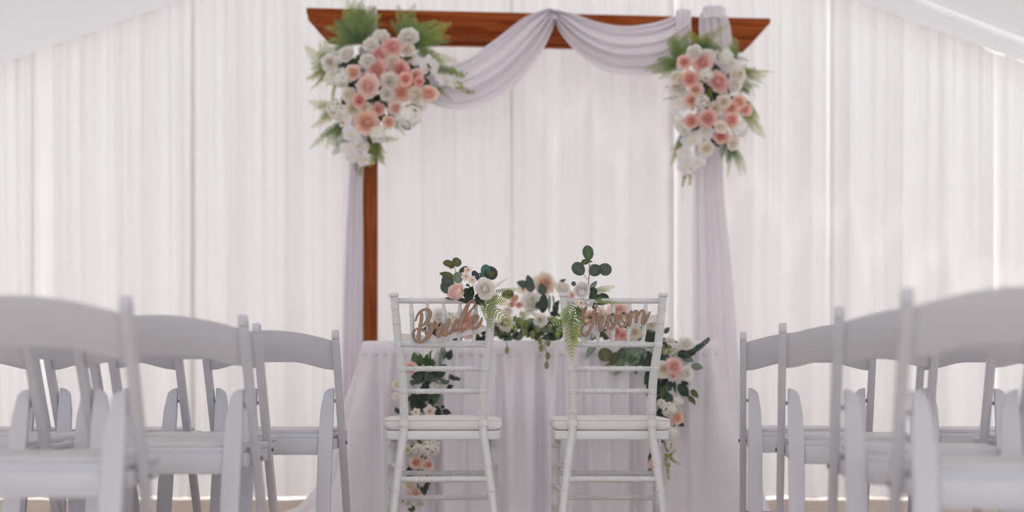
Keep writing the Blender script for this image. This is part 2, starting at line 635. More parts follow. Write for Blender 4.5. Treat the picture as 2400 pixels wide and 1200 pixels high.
# ------------------------------------------------------------------ table, cloth and skirt
TX0, TX1 = -0.60, 0.835
TY0, TY1 = 5.86, 6.50
TZ = 0.775
tc_x, tc_y = (TX0 + TX1) / 2, (TY0 + TY1) / 2
table = thing('sweetheart_table', 'rectangular table hidden under the white skirt between the chairs and arch', 'table', (tc_x, tc_y, 0))
hx, hy = (TX1 - TX0) / 2, (TY1 - TY0) / 2
solid('tabletop', box_vf(-hx + 0.01, hx - 0.01, -hy + 0.01, hy - 0.01, TZ - 0.035, TZ), M['tabletop'], table, 0.006)
for sx in (-1, 1):
    for sy in (-1, 1):
        v, f = tube([(sx * (hx - 0.12), sy * (hy - 0.1), 0), (sx * (hx - 0.12), sy * (hy - 0.1), TZ - 0.035)], 0.014)
        solid('leg', (v, f), M['metal'], table, smooth=True)


def perim(n, hx, hy, rc=0.045):
    """rounded rectangle perimeter: list of (pos, outward normal, arclength)"""
    pts = []
    def arc(cx, cy, a0):
        for k in range(9):
            a = a0 + R(90) * k / 8
            pts.append((Vector((cx + rc * math.cos(a), cy + rc * math.sin(a), 0)), Vector((math.cos(a), math.sin(a), 0))))
    def seg(p, q, nrm, k):
        for i in range(1, k):
            pts.append((p.lerp(q, i / k), nrm.copy()))
    kx, ky = int(n * hx / (hx + hy) / 2), int(n * hy / (hx + hy) / 2)
    arc(-hx + rc, -hy + rc, R(180))
    seg(Vector((-hx + rc, -hy, 0)), Vector((hx - rc, -hy, 0)), Vector((0, -1, 0)), kx)
    arc(hx - rc, -hy + rc, R(270))
    seg(Vector((hx, -hy + rc, 0)), Vector((hx, hy - rc, 0)), Vector((1, 0, 0)), ky)
    arc(hx - rc, hy - rc, 0)
    seg(Vector((hx - rc, hy, 0)), Vector((-hx + rc, hy, 0)), Vector((0, 1, 0)), kx)
    arc(-hx + rc, hy - rc, R(90))
    seg(Vector((-hx, hy - rc, 0)), Vector((-hx, -hy + rc, 0)), Vector((-1, 0, 0)), ky)
    return pts


cloth = thing('table_skirt', 'gathered lavender white skirt clipped around the table and pooling on the floor', 'tablecloth', (tc_x, tc_y, 0))
pr = perim(560, hx + 0.012, hy + 0.012)
n = len(pr)
nv = 30
V = []
rnd = random.Random(5)
ph = [rnd.uniform(0, 6.28) for _ in range(6)]
arcl = [0]
for i in range(1, n):
    arcl.append(arcl[-1] + (pr[i][0] - pr[i - 1][0]).length)
for j in range(nv + 1):
    v = j / nv
    for i in range(n):
        p, nr = pr[i]
        s = arcl[i]
        corner = 0
        side = abs(nr.x)
        flare = (0.05 + 0.17 * side) * v ** 1.25 + 0.01
        if nr.x < -0.3 and nr.y > -0.95:
            flare += 0.16 * max(0, (v - 0.72) / 0.28) ** 2
        big = (0.6 - 1.5 * (1 - abs(math.sin(s * math.pi / 0.17 + ph[0] + 1.0 * math.sin(s * 4.1 + ph[1])))) ** 1.6) * 0.046 * v ** 0.7
        mid = math.sin(s * 2 * math.pi / 0.083 + ph[2] + 0.8 * math.sin(s * 7 + ph[3])) * (0.008 + 0.018 * math.exp(-((v - 0.4) / 0.4) ** 2)) * min(1, v * 4)
        fine = math.sin(s * 2 * math.pi / 0.042 + ph[4] + math.sin(s * 11)) * 0.013 * max(0, 1 - 1.4 * v)
        off = flare + big + mid + fine
        z = (TZ - 0.03) * (1 - v) + 0.006
        q = p + nr * off
        if v > 0.93:     # the hem lies on the floor
            k = (v - 0.93) / 0.07
            q = p + nr * (off + 0.16 * k * (0.6 + 0.4 * math.sin(s * 5 + ph[5])))
            z = max(0.006, z * (1 - k) + 0.008 * (1 + math.sin(s * 31)))
        V.append(Vector((q.x, q.y, z)))
Fc = [(j * n + i, j * n + (i + 1) % n, (j + 1) * n + (i + 1) % n, (j + 1) * n + i) for j in range(nv) for i in range(n)]
link('skirt', me_from('skirt', V, [tuple(reversed(f)) for f in Fc], M['skirt']), cloth)
# top cloth with its turned down band
pr2 = perim(160, hx + 0.02, hy + 0.02)
V = []; n2 = len(pr2)
prof = [(-0.022, TZ + 0.012), (-0.008, TZ + 0.010), (0.0, TZ + 0.002), (0.004, TZ - 0.012), (0.005, TZ - 0.044), (0.0, TZ - 0.048)]
for off, z in prof:
    for i, (p, nr) in enumerate(pr2):
        q = p + nr * (off + 0.0015 * math.sin(i * 0.9))
        V.append(Vector((q.x, q.y, z)))
Fc = [(j * n2 + i, (j + 1) * n2 + i, (j + 1) * n2 + (i + 1) % n2, j * n2 + (i + 1) % n2) for j in range(len(prof) - 1) for i in range(n2)]
Fc.append(tuple(range(n2)))
link('top_cloth', me_from('top_cloth', V, Fc, M['skirt']), cloth)

# ------------------------------------------------------------------ folding chairs
def strap(path, nrm, w, t):
    """flat bar along a path; w across x, t along the in-plane normal"""
    V = []; Fc = []
    k = len(path)
    for i, p in enumerate(path):
        p = Vector(p)
        tg = (Vector(path[min(i + 1, k - 1)]) - Vector(path[max(i - 1, 0)])).normalized()
        nx = Vector((1, 0, 0))
        ny = tg.cross(nx).normalized()
        for sx, sy in ((-1, -1), (1, -1), (1, 1), (-1, 1)):
            V.append(p + nx * sx * w / 2 + ny * sy * t / 2)
    for i in range(k - 1):
        for j in range(4):
            a = i * 4 + j; b = i * 4 + (j + 1) % 4
            Fc.append((a, b, b + 4, a + 4))
    Fc.append((3, 2, 1, 0)); Fc.append(tuple(range((k - 1) * 4, k * 4)))
    return V, Fc


FC_HALF = 0.219
_fold = {}


def fold_meshes():
    def post_y(z):
        return 0.42 * (0.79 - z) / 0.79
    out = []
    for s in (-1, 1):
        # long post: slightly rounded top
        top = [(s * FC_HALF, post_y(z), z) for z in (0.0, 0.2, 0.44, 0.60, 0.72, 0.765)]
        v, f = strap(top, None, 0.023, 0.036)
        # round the top end with a half disc
        c = Vector(top[-1]); tg = (Vector(top[-1]) - Vector(top[-2])).normalized(); ny = tg.cross(Vector((1, 0, 0))).normalized()
        ring = []
        for k in range(9):
            a = math.pi * k / 8
            ring.append(c + ny * (-math.cos(a)) * 0.018 + tg * math.sin(a) * 0.024)
        v2, f2 = prism([p - Vector((0.0115, 0, 0)) for p in ring], (0.023, 0, 0))
        vv, ff = join([(v[:-0] if False else v, f), (v2, f2)])
        me = me_from('post', vv, ff, M['resin'], False)
        bevel_me(me, 0.004, 2)
        out.append(('post', me))
        # short rear leg with a quarter-round top on its inner side
        xo, xi = s * 0.201, s * 0.153
        ol = [(xo, 0.0), (xi, 0.0), (xi, 0.42), (xi + s * 0.004, 0.52)]
        for k in range(7):
            a = R(90) * k / 6
            ol.append((xo - s * 0.036 * math.cos(a) , 0.565 + 0.03 * math.sin(a)))
        def leg_pt(x, z):
            return Vector((x, -0.035 + 0.15 * z / 0.595, z))
        pts = [leg_pt(x, z) for x, z in ol]
        vv, ff = prism(pts, (0, 0.022, 0))
        me = me_from('rear_leg', vv, ff, M['resin'], False)
        bevel_me(me, 0.004, 2)
        out.append(('rear_leg', me))
        # pivot pin
        v, f = tube([(s * 0.195, post_y(0.55) + 0.002, 0.55), (s * 0.212, post_y(0.55) + 0.002, 0.55)], 0.006, 8)
        out.append(('pivot_pin', me_from('pivot_pin', v, f, M['resin'])))
        v, f = tube([(s * 0.192, post_y(0.405), 0.405), (s * 0.236, post_y(0.405), 0.405)], 0.006, 8)
        out.append(('seat_bolt', me_from('seat_bolt', v, f, M['metal'])))
        # seat side rail
        v, f = box_vf(min(s * 0.186, s * 0.206), max(s * 0.186, s * 0.206), 0.11, 0.46, 0.385, 0.422)
        me = me_from('side_rail', v, f, M['resin'], False); bevel_me(me, 0.004)
        out.append(('side_rail', me))
    # crest rail
    nx, V, Fc = 24, [], []
    for i in range(nx + 1):
        u = -1 + 2 * i / nx
        x = u * 0.209
        c = 1 - u * u
        zt = 0.752 + 0.034 * c
        e = max(0, (abs(u) - 0.35) / 0.65)
        zb = 0.655 + 0.026 * (1 - (3 * e * e - 2 * e ** 3))
        for (z, dy) in ((zb, -0.008), (zt, -0.008), (zt, 0.008), (zb, 0.008)):
            V.append(Vector((x, post_y(z) + dy - 0.028 * c, z)))
    for i in range(nx):
        for j in range(4):
            a = i * 4 + j; b = i * 4 + (j + 1) % 4
            Fc.append((a, b, b + 4, a + 4))
    Fc.append((0, 1, 2, 3)); Fc.append(tuple(nx * 4 + k for k in (3, 2, 1, 0)))
    me = me_from('crest_rail', V, Fc, M['resin'], False); bevel_me(me, 0.004)
    out.append(('crest_rail', me))
    # rear apron: board with a shallow notch in its top edge
    ol = [(-0.152, 0.368), (0.152, 0.368), (0.152, 0.424), (-0.152, 0.424)]
    vv, ff = prism([Vector((x, 0.075, z)) for x, z in ol], (0, 0.016, 0))
    me = me_from('apron', vv, ff, M['resin'], False); bevel_me(me, 0.003)
    out.append(('apron', me))
    # seat frame and padded seat
    ol = [(-0.192, 0.085), (0.192, 0.085), (0.205, 0.30), (0.207, 0.47), (0.18, 0.495), (-0.18, 0.495), (-0.207, 0.47), (-0.205, 0.30)]
    vv, ff = prism([Vector((x, y, 0.423)) for x, y in ol], (0, 0, 0.016))
    me = me_from('seat_frame', vv, ff, M['resin'], False); bevel_me(me, 0.005)
    out.append(('seat_frame', me))
    vv, ff = prism([Vector((x * 0.90, 0.115 + (y - 0.085) * 0.87, 0.437)) for x, y in ol], (0, 0, 0.016))
    me = me_from('seat_pad', vv, ff, M['pad'], False); bevel_me(me, 0.007, 3)
    out.append(('seat_pad', me))
    v, f = tube([(-0.21, post_y(0.13), 0.13), (0.21, post_y(0.13), 0.13)], 0.011, 10)
    out.append(('stretcher', me_from('stretcher', v, f, M['resin'])))
    v, f = tube([(-0.16, 0.004, 0.11), (0.16, 0.004, 0.11)], 0.011, 10)
    out.append(('stretcher', me_from('stretcher', v, f, M['resin'])))
    return out


FOLD = fold_meshes()


def folding_chair(px, d, side, theta, label, group, shift=0.0):
    """px = photo column of the aisle-side post top at distance d; side=+1: that post is the chair's right one"""
    th = R(theta)
    top = Vector(((px - 1200) * d / F, d, 0))
    off = Vector((side * FC_HALF, 0.0, 0))
    rot = Matrix.Rotation(th, 3, 'Z')
    root = top - rot @ off
    if shift:
        root += rot @ Vector((shift, 0, 0))
    c = thing('folding_chair', label, 'chair', root, th, group)
    for nm, me in FOLD:
        link(nm, me, c)
    return c


GL = 'white folding chairs left of the aisle'
GR = 'white folding chairs right of the aisle'
folding_chair(293, 2.91, 1, 4, 'white folding chair nearest the camera at the far left, heavily blurred', GL)
folding_chair(568, 3.69, 1, 0, 'blurred white folding chair on the left aisle, second row from the camera', GL)
folding_chair(52, 3.69, 1, 0, 'white folding chair cut by the left picture edge, second row from the camera', GL)
folding_chair(600, 4.19, 1, 0, 'white folding chair on the left aisle directly behind the front row aisle chair', GL)
folding_chair(206, 4.19, 1, 0, 'white folding chair one seat left of the aisle, third row from the camera', GL)
folding_chair(785, 4.73, 1, 0, 'sharp white folding chair at the left aisle end of the front row', GL)
folding_chair(410, 4.73, 1, 0, 'white folding chair in the front left row, second from the aisle', GL)
folding_chair(68, 4.73, 1, 0, 'white folding chair in the front left row, third from the aisle', GL)
folding_chair(2128, 2.66, -1, -9, 'white folding chair nearest the camera at the far right, heavily blurred', GR)
folding_chair(1968, 3.30, -1, -9, 'blurred white folding chair on the right aisle, second row from the camera', GR)
folding_chair(1835, 4.19, -1, -9, 'white folding chair on the right aisle directly behind the front row aisle chair', GR)
folding_chair(1835, 4.19, -1, -9, 'white folding chair one seat right of the aisle, third row from the camera', GR, 0.60)
folding_chair(1742, 4.90, -1, -9, 'white folding chair at the right aisle end of the front row', GR)
folding_chair(1742, 4.90, -1, -9, 'white folding chair in the front right row, second from the aisle', GR, 0.60)

# ------------------------------------------------------------------ chiavari chairs
def knuckled(path, r, knots, seg=12, n=10, kr=1.17):
    """bamboo style turned bar: knots = list of fractions along the path with a double ring"""
    c = [Vector(p) for p in crom(path, n)] if len(path) > 2 else [Vector(path[0]).lerp(Vector(path[1]), i / n) for i in range(n + 1)]
    L = [0]
    for i in range(1, len(c)):
        L.append(L[-1] + (c[i] - c[i - 1]).length)
    T = L[-1]
    stops = set(L)
    e = 0.0026
    for k in knots:
        for o in (-2.6, -2.0, -1.2, -0.5, 0.0, 0.5, 1.2, 2.0, 2.6):
            s = k * T + o * e
            if 0 < s < T:
                stops.add(s)
    stops = sorted(stops)
    path2, rad = [], []
    for s in stops:
        k = 0
        while k < len(L) - 2 and L[k + 1] < s:
            k += 1
        f = (s - L[k]) / max(1e-9, L[k + 1] - L[k])
        path2.append(c[k].lerp(c[k + 1], f))
        rr = r(s / T) if callable(r) else r
        for q in knots:
            x = abs(s - q * T) / e
            if x < 2.55:
                rr *= kr if 0.9 < x < 2.1 else (1.06 if x < 0.7 else 1.0)
        rad.append(rr)
    return tube(path2, rad, seg)


POSTP = [(0.168, -0.078, 0.905), (0.162, -0.065, 0.84), (0.154, -0.048, 0.742), (0.143, -0.030, 0.66), (0.137, -0.014, 0.583),
         (0.136, 0.0, 0.49), (0.138, 0.0, 0.43), (0.1487, -0.010, 0.36), (0.158, -0.024, 0.282), (0.169, -0.042, 0.19), (0.187, -0.08, 0.0)]


def post_at(z, s):
    for a, b in zip(POSTP, POSTP[1:]):
        if a[2] >= z >= b[2]:
            f = (a[2] - z) / (a[2] - b[2])
            return Vector((s * (a[0] + (b[0] - a[0]) * f), a[1] + (b[1] - a[1]) * f, z))
    return Vector((s * POSTP[-1][0], POSTP[-1][1], z))


def pfrac(z):
    tot = sum((Vector(b) - Vector(a)).length for a, b in zip(POSTP, POSTP[1:]))
    acc = 0
    for a, b in zip(POSTP, POSTP[1:]):
        l = (Vector(b) - Vector(a)).length
        if a[2] >= z >= b[2]:
            return (acc + l * (a[2] - z) / (a[2] - b[2])) / tot
        acc += l
    return 1


def chiavari_meshes():
    out = []
    for s in (-1, 1):
        path = [(s * x, y, z) for x, y, z in POSTP]
        v, f = knuckled(path, lambda t: 0.0132 + 0.0016 * min(1, t * 4), [pfrac(z) for z in (0.87, 0.822, 0.742, 0.66, 0.583, 0.515, 0.33, 0.245, 0.16, 0.08)], 14, 8, 1.09)
        out.append(('back_post', me_from('back_post', v, f, M['chiavari'])))
        # finial cap
        t = Vector((s * 0.168, -0.078, 0.903))
        v, f = tube([t, t + Vector((0, 0, 0.002)), t + Vector((0, -0.001, 0.010)), t + Vector((0, -0.001, 0.013))], [0.0155, 0.0175, 0.0165, 0.012], 14)
        out.append(('post_cap', me_from('post_cap', v, f, M['chiavari'])))
    a, b = post_at(0.890, -1), post_at(0.890, 1)
    v, f = knuckled([a, b], 0.0092, [k / 6 for k in range(1, 6)], 12, 6)
    out.append(('top_rail', me_from('top_rail', v, f, M['chiavari'])))
    for z in (0.742, 0.660, 0.583):
        a, b = post_at(z, -1), post_at(z, 1)
        a.x += 0.004; b.x -= 0.004
        v, f = knuckled([a, b], 0.0088, [k / 6 for k in range(1, 6)], 12, 6, 1.25)
        out.append(('back_rail', me_from('back_rail', v, f, M['chiavari'])))
    at, bt = post_at(0.890, -1), post_at(0.890, 1)
    ab, bb = post_at(0.742, -1), post_at(0.742, 1)
    def sp_r(t):
        if t < 0.26:
            return 0.0046 + 0.0028 * t / 0.26
        if t < 0.72:
            return 0.0078
        return 0.0078 - 0.0034 * (t - 0.72) / 0.28
    for k in range(1, 6):
        p, q = at.lerp(bt, k / 6), ab.lerp(bb, k / 6)
        v, f = knuckled([p, q], sp_r, [0.27, 0.47, 0.72], 10, 12, 1.18)
        out.append(('spindle', me_from('spindle', v, f, M['chiavari'])))
    # seat frame ring
    ol = []
    for (x, y) in ((-0.158, 0.002), (0.158, 0.002), (0.197, 0.012), (0.204, 0.20), (0.205, 0.36), (0.185, 0.39), (-0.185, 0.39), (-0.205, 0.36), (-0.204, 0.20), (-0.197, 0.012)):
        ol.append(Vector((x, y, 0.415)))
    v, f = prism(ol, (0, 0, 0.032))
    me = me_from('seat_frame', v, f, M['chiavari'], False); bevel_me(me, 0.007, 3)
    out.append(('seat_frame', me))
    # front legs
    for s in (-1, 1):
        a = Vector((s * 0.186, 0.355, 0.418)); b = Vector((s * 0.190, 0.372, 0.0))
        v, f = knuckled([a, b], lambda t: 0.0165 - 0.003 * t, [0.08, 0.26, 0.44, 0.62, 0.80], 12, 8)
        out.append(('front_leg', me_from('front_leg', v, f, M['chiavari'])))
        for z0, z1 in ((0.318, 0.318), (0.236, 0.236)):
            pa = post_at(z0, s); pb = a.lerp(b, (0.418 - z1) / 0.418)
            v, f = knuckled([pa, pb], 0.009, [0.2, 0.4, 0.6, 0.8], 10, 6)
            out.append(('side_stretcher', me_from('side_stretcher', v, f, M['chiavari'])))
    for z in (0.279, 0.188):
        k = (0.418 - z) / 0.418
        a = Vector((-0.186, 0.355, 0.418)).lerp(Vector((-0.190, 0.372, 0.0)), k); b = Vector((0.186, 0.355, 0.418)).lerp(Vector((0.190, 0.372, 0.0)), k)
        v, f = knuckled([a, b], 0.0095, [0.2, 0.4, 0.6, 0.8], 10, 6)
        out.append(('front_stretcher', me_from('front_stretcher', v, f, M['chiavari'])))
    a, b = post_at(0.281, -1), post_at(0.281, 1)
    v, f = knuckled([a, b], 0.0105, [0.2, 0.4, 0.6, 0.8], 12, 6)
    out.append(('back_stretcher', me_from('back_stretcher', v, f, M['chiavari'])))
    return out


CHI = chiavari_meshes()
# cushion: soft slab, slightly crowned, with piping
def cushion_meshes():
    ol = [(-0.165, 0.017), (0.165, 0.017), (0.200, 0.035), (0.207, 0.18), (0.205, 0.36), (0.175, 0.392), (-0.175, 0.392), (-0.205, 0.36), (-0.207, 0.18), (-0.200, 0.035)]
    c = crom(ol + [ol[0]], 5)[:-1]
    nn = len(c)
    V = []; prof = [(0.90, 0.0), (0.975, 0.003), (1.0, 0.012), (1.005, 0.020), (1.0, 0.030), (0.975, 0.0385), (0.90, 0.042), (0.6, 0.046), (0.3, 0.048)]
    cx, cy = 0, 0.20
    for k, z in prof:
        for i, (x, y) in enumerate(c):
            V.append(Vector((cx + (x - cx) * k, cy + (y - cy) * k, 0.4475 + z + 0.0012 * math.sin(i * 0.8) * (1 if 0.01 < z < 0.04 else 0))))
    Fc = [(j * nn + i, j * nn + (i + 1) % nn, (j + 1) * nn + (i + 1) % nn, (j + 1) * nn + i) for j in range(len(prof) - 1) for i in range(nn)]
    Fc.append(tuple(reversed(range(nn)))); Fc.append(tuple(range((len(prof) - 1) * nn, len(prof) * nn)))
    slab = me_from('pad', V, Fc, M['cushion'])
    pts = [Vector((x, y, 0.4475 + 0.036)) for x, y in c]
    v, f = tube(pts + [pts[0]], 0.0022, 6, False)
    pip = me_from('piping', v, f, M['cushion'])
    straps = []
    for s in (-1, 1):
        p = post_at(0.474, s)
        ring = [(0.0185 * math.cos(a), 0.0185 * math.sin(a)) for a in [2 * math.pi * k / 20 for k in range(20)]]
        V = [Vector((p.x + x, p.y + y, p.z + dz)) for dz in (-0.011, 0.011) for x, y in ring]
        Fc = [(i, (i + 1) % 20, 20 + (i + 1) % 20, 20 + i) for i in range(20)]
        straps.append(me_from('strap', V, Fc, M['cushion']))
    return slab, pip, straps


SLAB, PIP, STRAPS = cushion_meshes()
BR = (Vector((-0.236, 4.90, 0)), R(3.2))
GM = (Vector((0.345, 4.90, 0)), R(-0.6))
for (loc, rz), who, where in ((BR, 'bride', 'left'), (GM, 'groom', 'right')):
    word = 'Bride' if who == 'bride' else 'Groom'
    c = thing('chiavari_chair', 'white bamboo-style chair carrying the %s sign, seen from behind' % word, 'chair', loc, rz, 'white chairs of the couple')
    for nm, me in CHI:
        link(nm, me, c)
    k = thing('seat_cushion', 'warm white seat cushion on the chair with the %s sign' % word, 'cushion', loc, rz, 'seat cushions of the couple')
    pad = link('pad', SLAB, k)
    link('piping', PIP, pad)
    for st in STRAPS:
        link('strap', st, k)

# ------------------------------------------------------------------ cut wooden signs
def stroke_mesh(strokes, tf, thick=0.0055, plate=0.0):
    """strokes: list of lists (zx, zy, width) in crop pixels, tf -> local Vector on the sign plane"""
    V = []; Fc = []; mi = []
    for si, st in enumerate(strokes):
        c = [(x, y, w + plate) for x, y, w in crom(st, 7)]
        left, right = [], []
        k = len(c)
        for i in range(k):
            x, y, w = c[i]
            a = c[max(i - 1, 0)]; b = c[min(i + 1, k - 1)]
            dx, dy = b[0] - a[0], b[1] - a[1]
            l = math.hypot(dx, dy) or 1
            nx, ny = -dy / l, dx / l
            left.append((x + nx * w / 2, y + ny * w / 2)); right.append((x - nx * w / 2, y - ny * w / 2))
        # round ends
        def cap(i, sgn):
            x, y, w = c[i]
            a = c[max(i - 1, 0)]; b = c[min(i + 1, k - 1)]
            ang = math.atan2(b[1] - a[1], b[0] - a[0])
            return [(x + math.cos(ang + sgn * q) * w / 2, y + math.sin(ang + sgn * q) * w / 2) for q in (R(150), R(180), R(210))] if sgn > 0 else \
                   [(x + math.cos(ang + q) * w / 2, y + math.sin(ang + q) * w / 2) for q in (R(60), R(30), R(0), R(-30), R(-60))]
        o = len(V)
        lift = 0.0 if plate else 0.0006 + 0.00012 * (si % 3)
        rows = list(zip(left, right))
        hs, he = cap(0, 1), cap(k - 1, -1)
        for (l_, r_) in rows:
            for q in (l_, r_):
                p = tf(*q)
                V.append(p + Vector((0, -lift, 0))); V.append(p + Vector((0, thick, 0)))
        for i in range(k - 1):
            a = o + 4 * i; b = a + 4
            Fc += [(a, b, b + 2, a + 2), (a + 1, a + 3, b + 3, b + 1), (a, a + 1, b + 1, b), (a + 2, b + 2, b + 3, a + 3)]
            mi += [0, 0, 1, 1]
        # end caps as fans
        for cp, base in ((hs, 0), (he, k - 1)):
            o2 = len(V)
            ring = ([rows[base][0]] + cp + [rows[base][1]])
            for q in ring:
                p = tf(*q)
                V.append(p + Vector((0, -lift, 0))); V.append(p + Vector((0, thick, 0)))
            m_ = len(ring)
            Fc.append(tuple(o2 + 2 * i for i in range(m_))); mi.append(0)
            Fc.append(tuple(o2 + 2 * i + 1 for i in reversed(range(m_)))); mi.append(0)
            for i in range(m_ - 1):
                Fc.append((o2 + 2 * i, o2 + 2 * i + 2, o2 + 2 * i + 3, o2 + 2 * i + 1)); mi.append(1)
    me = me_from('letter', V, Fc, [M['sign_edge'] if plate else M['sign'], M['sign_edge']], False, None, mi)
    return me


SIGN_D = 4.805
BRIDE = {
    'B': [[(275, 312, 30), (284, 350, 46), (282, 430, 50), (265, 530, 52), (243, 650, 56), (232, 750, 58), (235, 830, 52)],
          [(180, 460, 24), (200, 390, 26), (255, 308, 28), (330, 266, 32), (400, 272, 44), (434, 318, 58), (425, 390, 58), (382, 465, 48), (325, 530, 30), (302, 550, 18)],
          [(302, 550, 18), (365, 507, 30), (430, 515, 50), (463, 575, 64), (448, 665, 64), (400, 742, 58), (330, 806, 44), (250, 840, 34), (180, 810, 26), (137, 745, 24), (135, 675, 24), (180, 617, 24), (250, 600, 24), (318, 618, 24), (354, 658, 24), (356, 695, 20)]],
    'r': [[(486, 620, 26), (490, 540, 24), (512, 482, 24), (535, 492, 26), (530, 545, 28), (515, 590, 28)],
          [(500, 600, 30), (560, 560, 42), (615, 520, 54), (608, 580, 62), (585, 660, 66), (570, 720, 60), (590, 738, 40), (640, 690, 26), (690, 620, 24), (725, 550, 24)]],
    'i': [[(765, 455, 58), (740, 520, 64), (710, 610, 66), (690, 680, 62), (705, 715, 44), (760, 690, 28), (815, 630, 26)]],
    'd': [[(968, 452, 24), (915, 452, 32), (868, 510, 48), (832, 590, 48), (832, 638, 34), (880, 636, 26), (940, 575, 24), (975, 500, 22)],
          [(1050, 392, 20), (1130, 312, 24), (1200, 222, 24), (1228, 145, 24), (1195, 108, 26), (1135, 130, 42), (1083, 220, 60), (1032, 330, 66), (992, 440, 66), (966, 550, 66), (968, 620, 58), (1000, 648, 36), (1060, 600, 24), (1120, 528, 24), (1158, 465, 22)]],
    'e': [[(1170, 510, 18), (1240, 458, 24), (1282, 405, 32), (1262, 368, 30), (1212, 382, 36), (1166, 450, 46), (1150, 530, 56), (1178, 583, 46), (1240, 588, 38), (1290, 550, 38), (1328, 480, 36), (1346, 420, 24)]],
}
GROOM = {
    'G': [[(528, 215, 18), (525, 290, 24), (490, 370, 28), (400, 450, 28), (290, 512, 24), (218, 556, 22), (160, 532, 22), (127, 485, 20), (122, 430, 14)],
          [(325, 255, 44), (275, 340, 68), (243, 440, 74), (235, 520, 60), (255, 590, 44), (300, 626, 34), (370, 610, 28), (430, 550, 28), (478, 470, 30)],
          [(502, 405, 38), (482, 500, 58), (455, 610, 64), (415, 720, 60), (360, 830, 48), (290, 895, 34), (230, 870, 30), (205, 800, 28), (225, 720, 28), (280, 665, 26), (345, 640, 24)]],
    'r': [[(520, 630, 24), (556, 545, 28), (600, 500, 36), (665, 482, 52), (655, 560, 66), (625, 680, 66), (612, 775, 56), (650, 780, 40), (700, 705, 30), (752, 615, 24)],
          [(500, 405, 30), (520, 500, 26), (548, 520, 26), (560, 470, 32), (572, 415, 34)]],
    'o': [[(880, 428, 32), (805, 495, 58), (775, 600, 66), (788, 690, 54), (845, 736, 36), (910, 700, 40), (955, 610, 40), (960, 510, 40), (925, 438, 34), (872, 428, 28)],
          [(860, 440, 18), (838, 510, 18), (848, 585, 18), (895, 652, 20), (960, 612, 24), (1012, 560, 24)]],
    'o2': [[(1120, 410, 32), (1045, 468, 50), (1016, 570, 56), (1024, 650, 44), (1080, 706, 34), (1150, 670, 40), (1198, 580, 44), (1200, 480, 44), (1165, 418, 36), (1112, 410, 28)],
           [(1090, 450, 18), (1078, 535, 18), (1140, 612, 18), (1200, 570, 22), (1245, 500, 22)]],
    'm': [[(1290, 372, 42), (1272, 470, 62), (1258, 580, 66), (1248, 660, 58)],
          [(1262, 545, 24), (1300, 440, 34), (1350, 385, 38), (1400, 362, 40), (1420, 395, 52), (1408, 490, 56), (1395, 598, 54)],
          [(1402, 540, 24), (1440, 450, 34), (1498, 362, 38), (1545, 350, 42), (1562, 400, 52), (1548, 500, 58), (1530, 600, 54), (1556, 636, 38), (1610, 570, 34), (1655, 470, 34), (1688, 388, 28)]],
}


def build_sign(name, label, data, x0, y0, zf, d, base):
    base = Vector(base)
    sg = thing(name, label, 'sign', base)
    for key, st in data.items():
        tf = lambda zx, zy: P(x0 + zx / zf, y0 + zy / zf, d) - base
        lt = link('letter', stroke_mesh(st, tf, plate=1.3 * zf), sg)
        link('letter_face', stroke_mesh(st, tf, 0.001), lt)
    return sg


build_sign('bride_sign', 'cut wooden script sign reading Bride hung on the left white chair', BRIDE, 950, 690, 7.5, 4.812, P(1045, 800, 4.812))
build_sign('groom_sign', 'cut wooden script sign reading Groom hung on the right white chair', GROOM, 1340, 690, 9.23, 4.815, P(1435, 790, 4.815))

# ------------------------------------------------------------------ ribbons
def ribbon_mesh(rows):
    """rows: list of (px, py, halfheight_px, d) -> band"""
    c = crom(rows, 8)
    V = []
    for k, (px, py, h, d) in enumerate(c):
        for j in range(4):
            V.append(P(px, py - h + 2 * h * j / 3, d + 0.002 * math.sin(k * 0.7 + j)))
    return V, [(i * 4 + j, i * 4 + j + 1, (i + 1) * 4 + j + 1, (i + 1) * 4 + j) for i in range(len(c) - 1) for j in range(3)]


def ribbon_thing(name, label, base, bands, bow=None):
    base = Vector(base)
    r = thing(name, label, 'ribbon', base)
    for b in bands:
        v, f = ribbon_mesh(b)
        link('band', me_from('band', [p - base for p in v], f, M['ribbon']), r)
    if bow:
        for b in bow:
            v, f = ribbon_mesh(b)
            link('bow_loop', me_from('bow_loop', [p - base for p in v], f, M['ribbon']), r)
    return r


ribbon_thing('bride_ribbon', 'sheer white ribbon with a bow tied across the Bride chair back', P(1028, 797, 4.885),
             [[(936, 790, 9, 4.872), (975, 792, 8, 4.888), (1028, 795, 6, 4.89), (1080, 784, 6, 4.888), (1146, 768, 6, 4.872)]],
             [[(1030, 797, 2, 4.878), (1012, 788, 5, 4.880), (994, 796, 6, 4.884), (998, 808, 5, 4.886), (1014, 806, 4, 4.884), (1030, 799, 2, 4.880)],
              [(1028, 797, 2, 4.878), (1044, 789, 5, 4.880), (1060, 797, 6, 4.884), (1056, 806, 4, 4.886), (1042, 803, 4, 4.884), (1028, 799, 2, 4.880)],
              [(1029, 798, 2, 4.877), (1018, 808, 5, 4.880), (1005, 820, 7, 4.882), (994, 825, 8, 4.884)],
              [(1030, 798, 2, 4.877), (1025, 812, 5, 4.880), (1018, 826, 7, 4.882), (1011, 836, 8, 4.884)],
              [(1029, 790, 3, 4.874), (1029, 797, 5, 4.873), (1029, 804, 3, 4.874)]])
ribbon_thing('groom_ribbon', 'sheer white ribbon tied behind the Groom lettering to the right post', P(1490, 752, 4.885),
             [[(1330, 772, 7, 4.872), (1380, 768, 7, 4.888), (1440, 760, 8, 4.89), (1490, 753, 8, 4.888), (1548, 744, 9, 4.872)]])

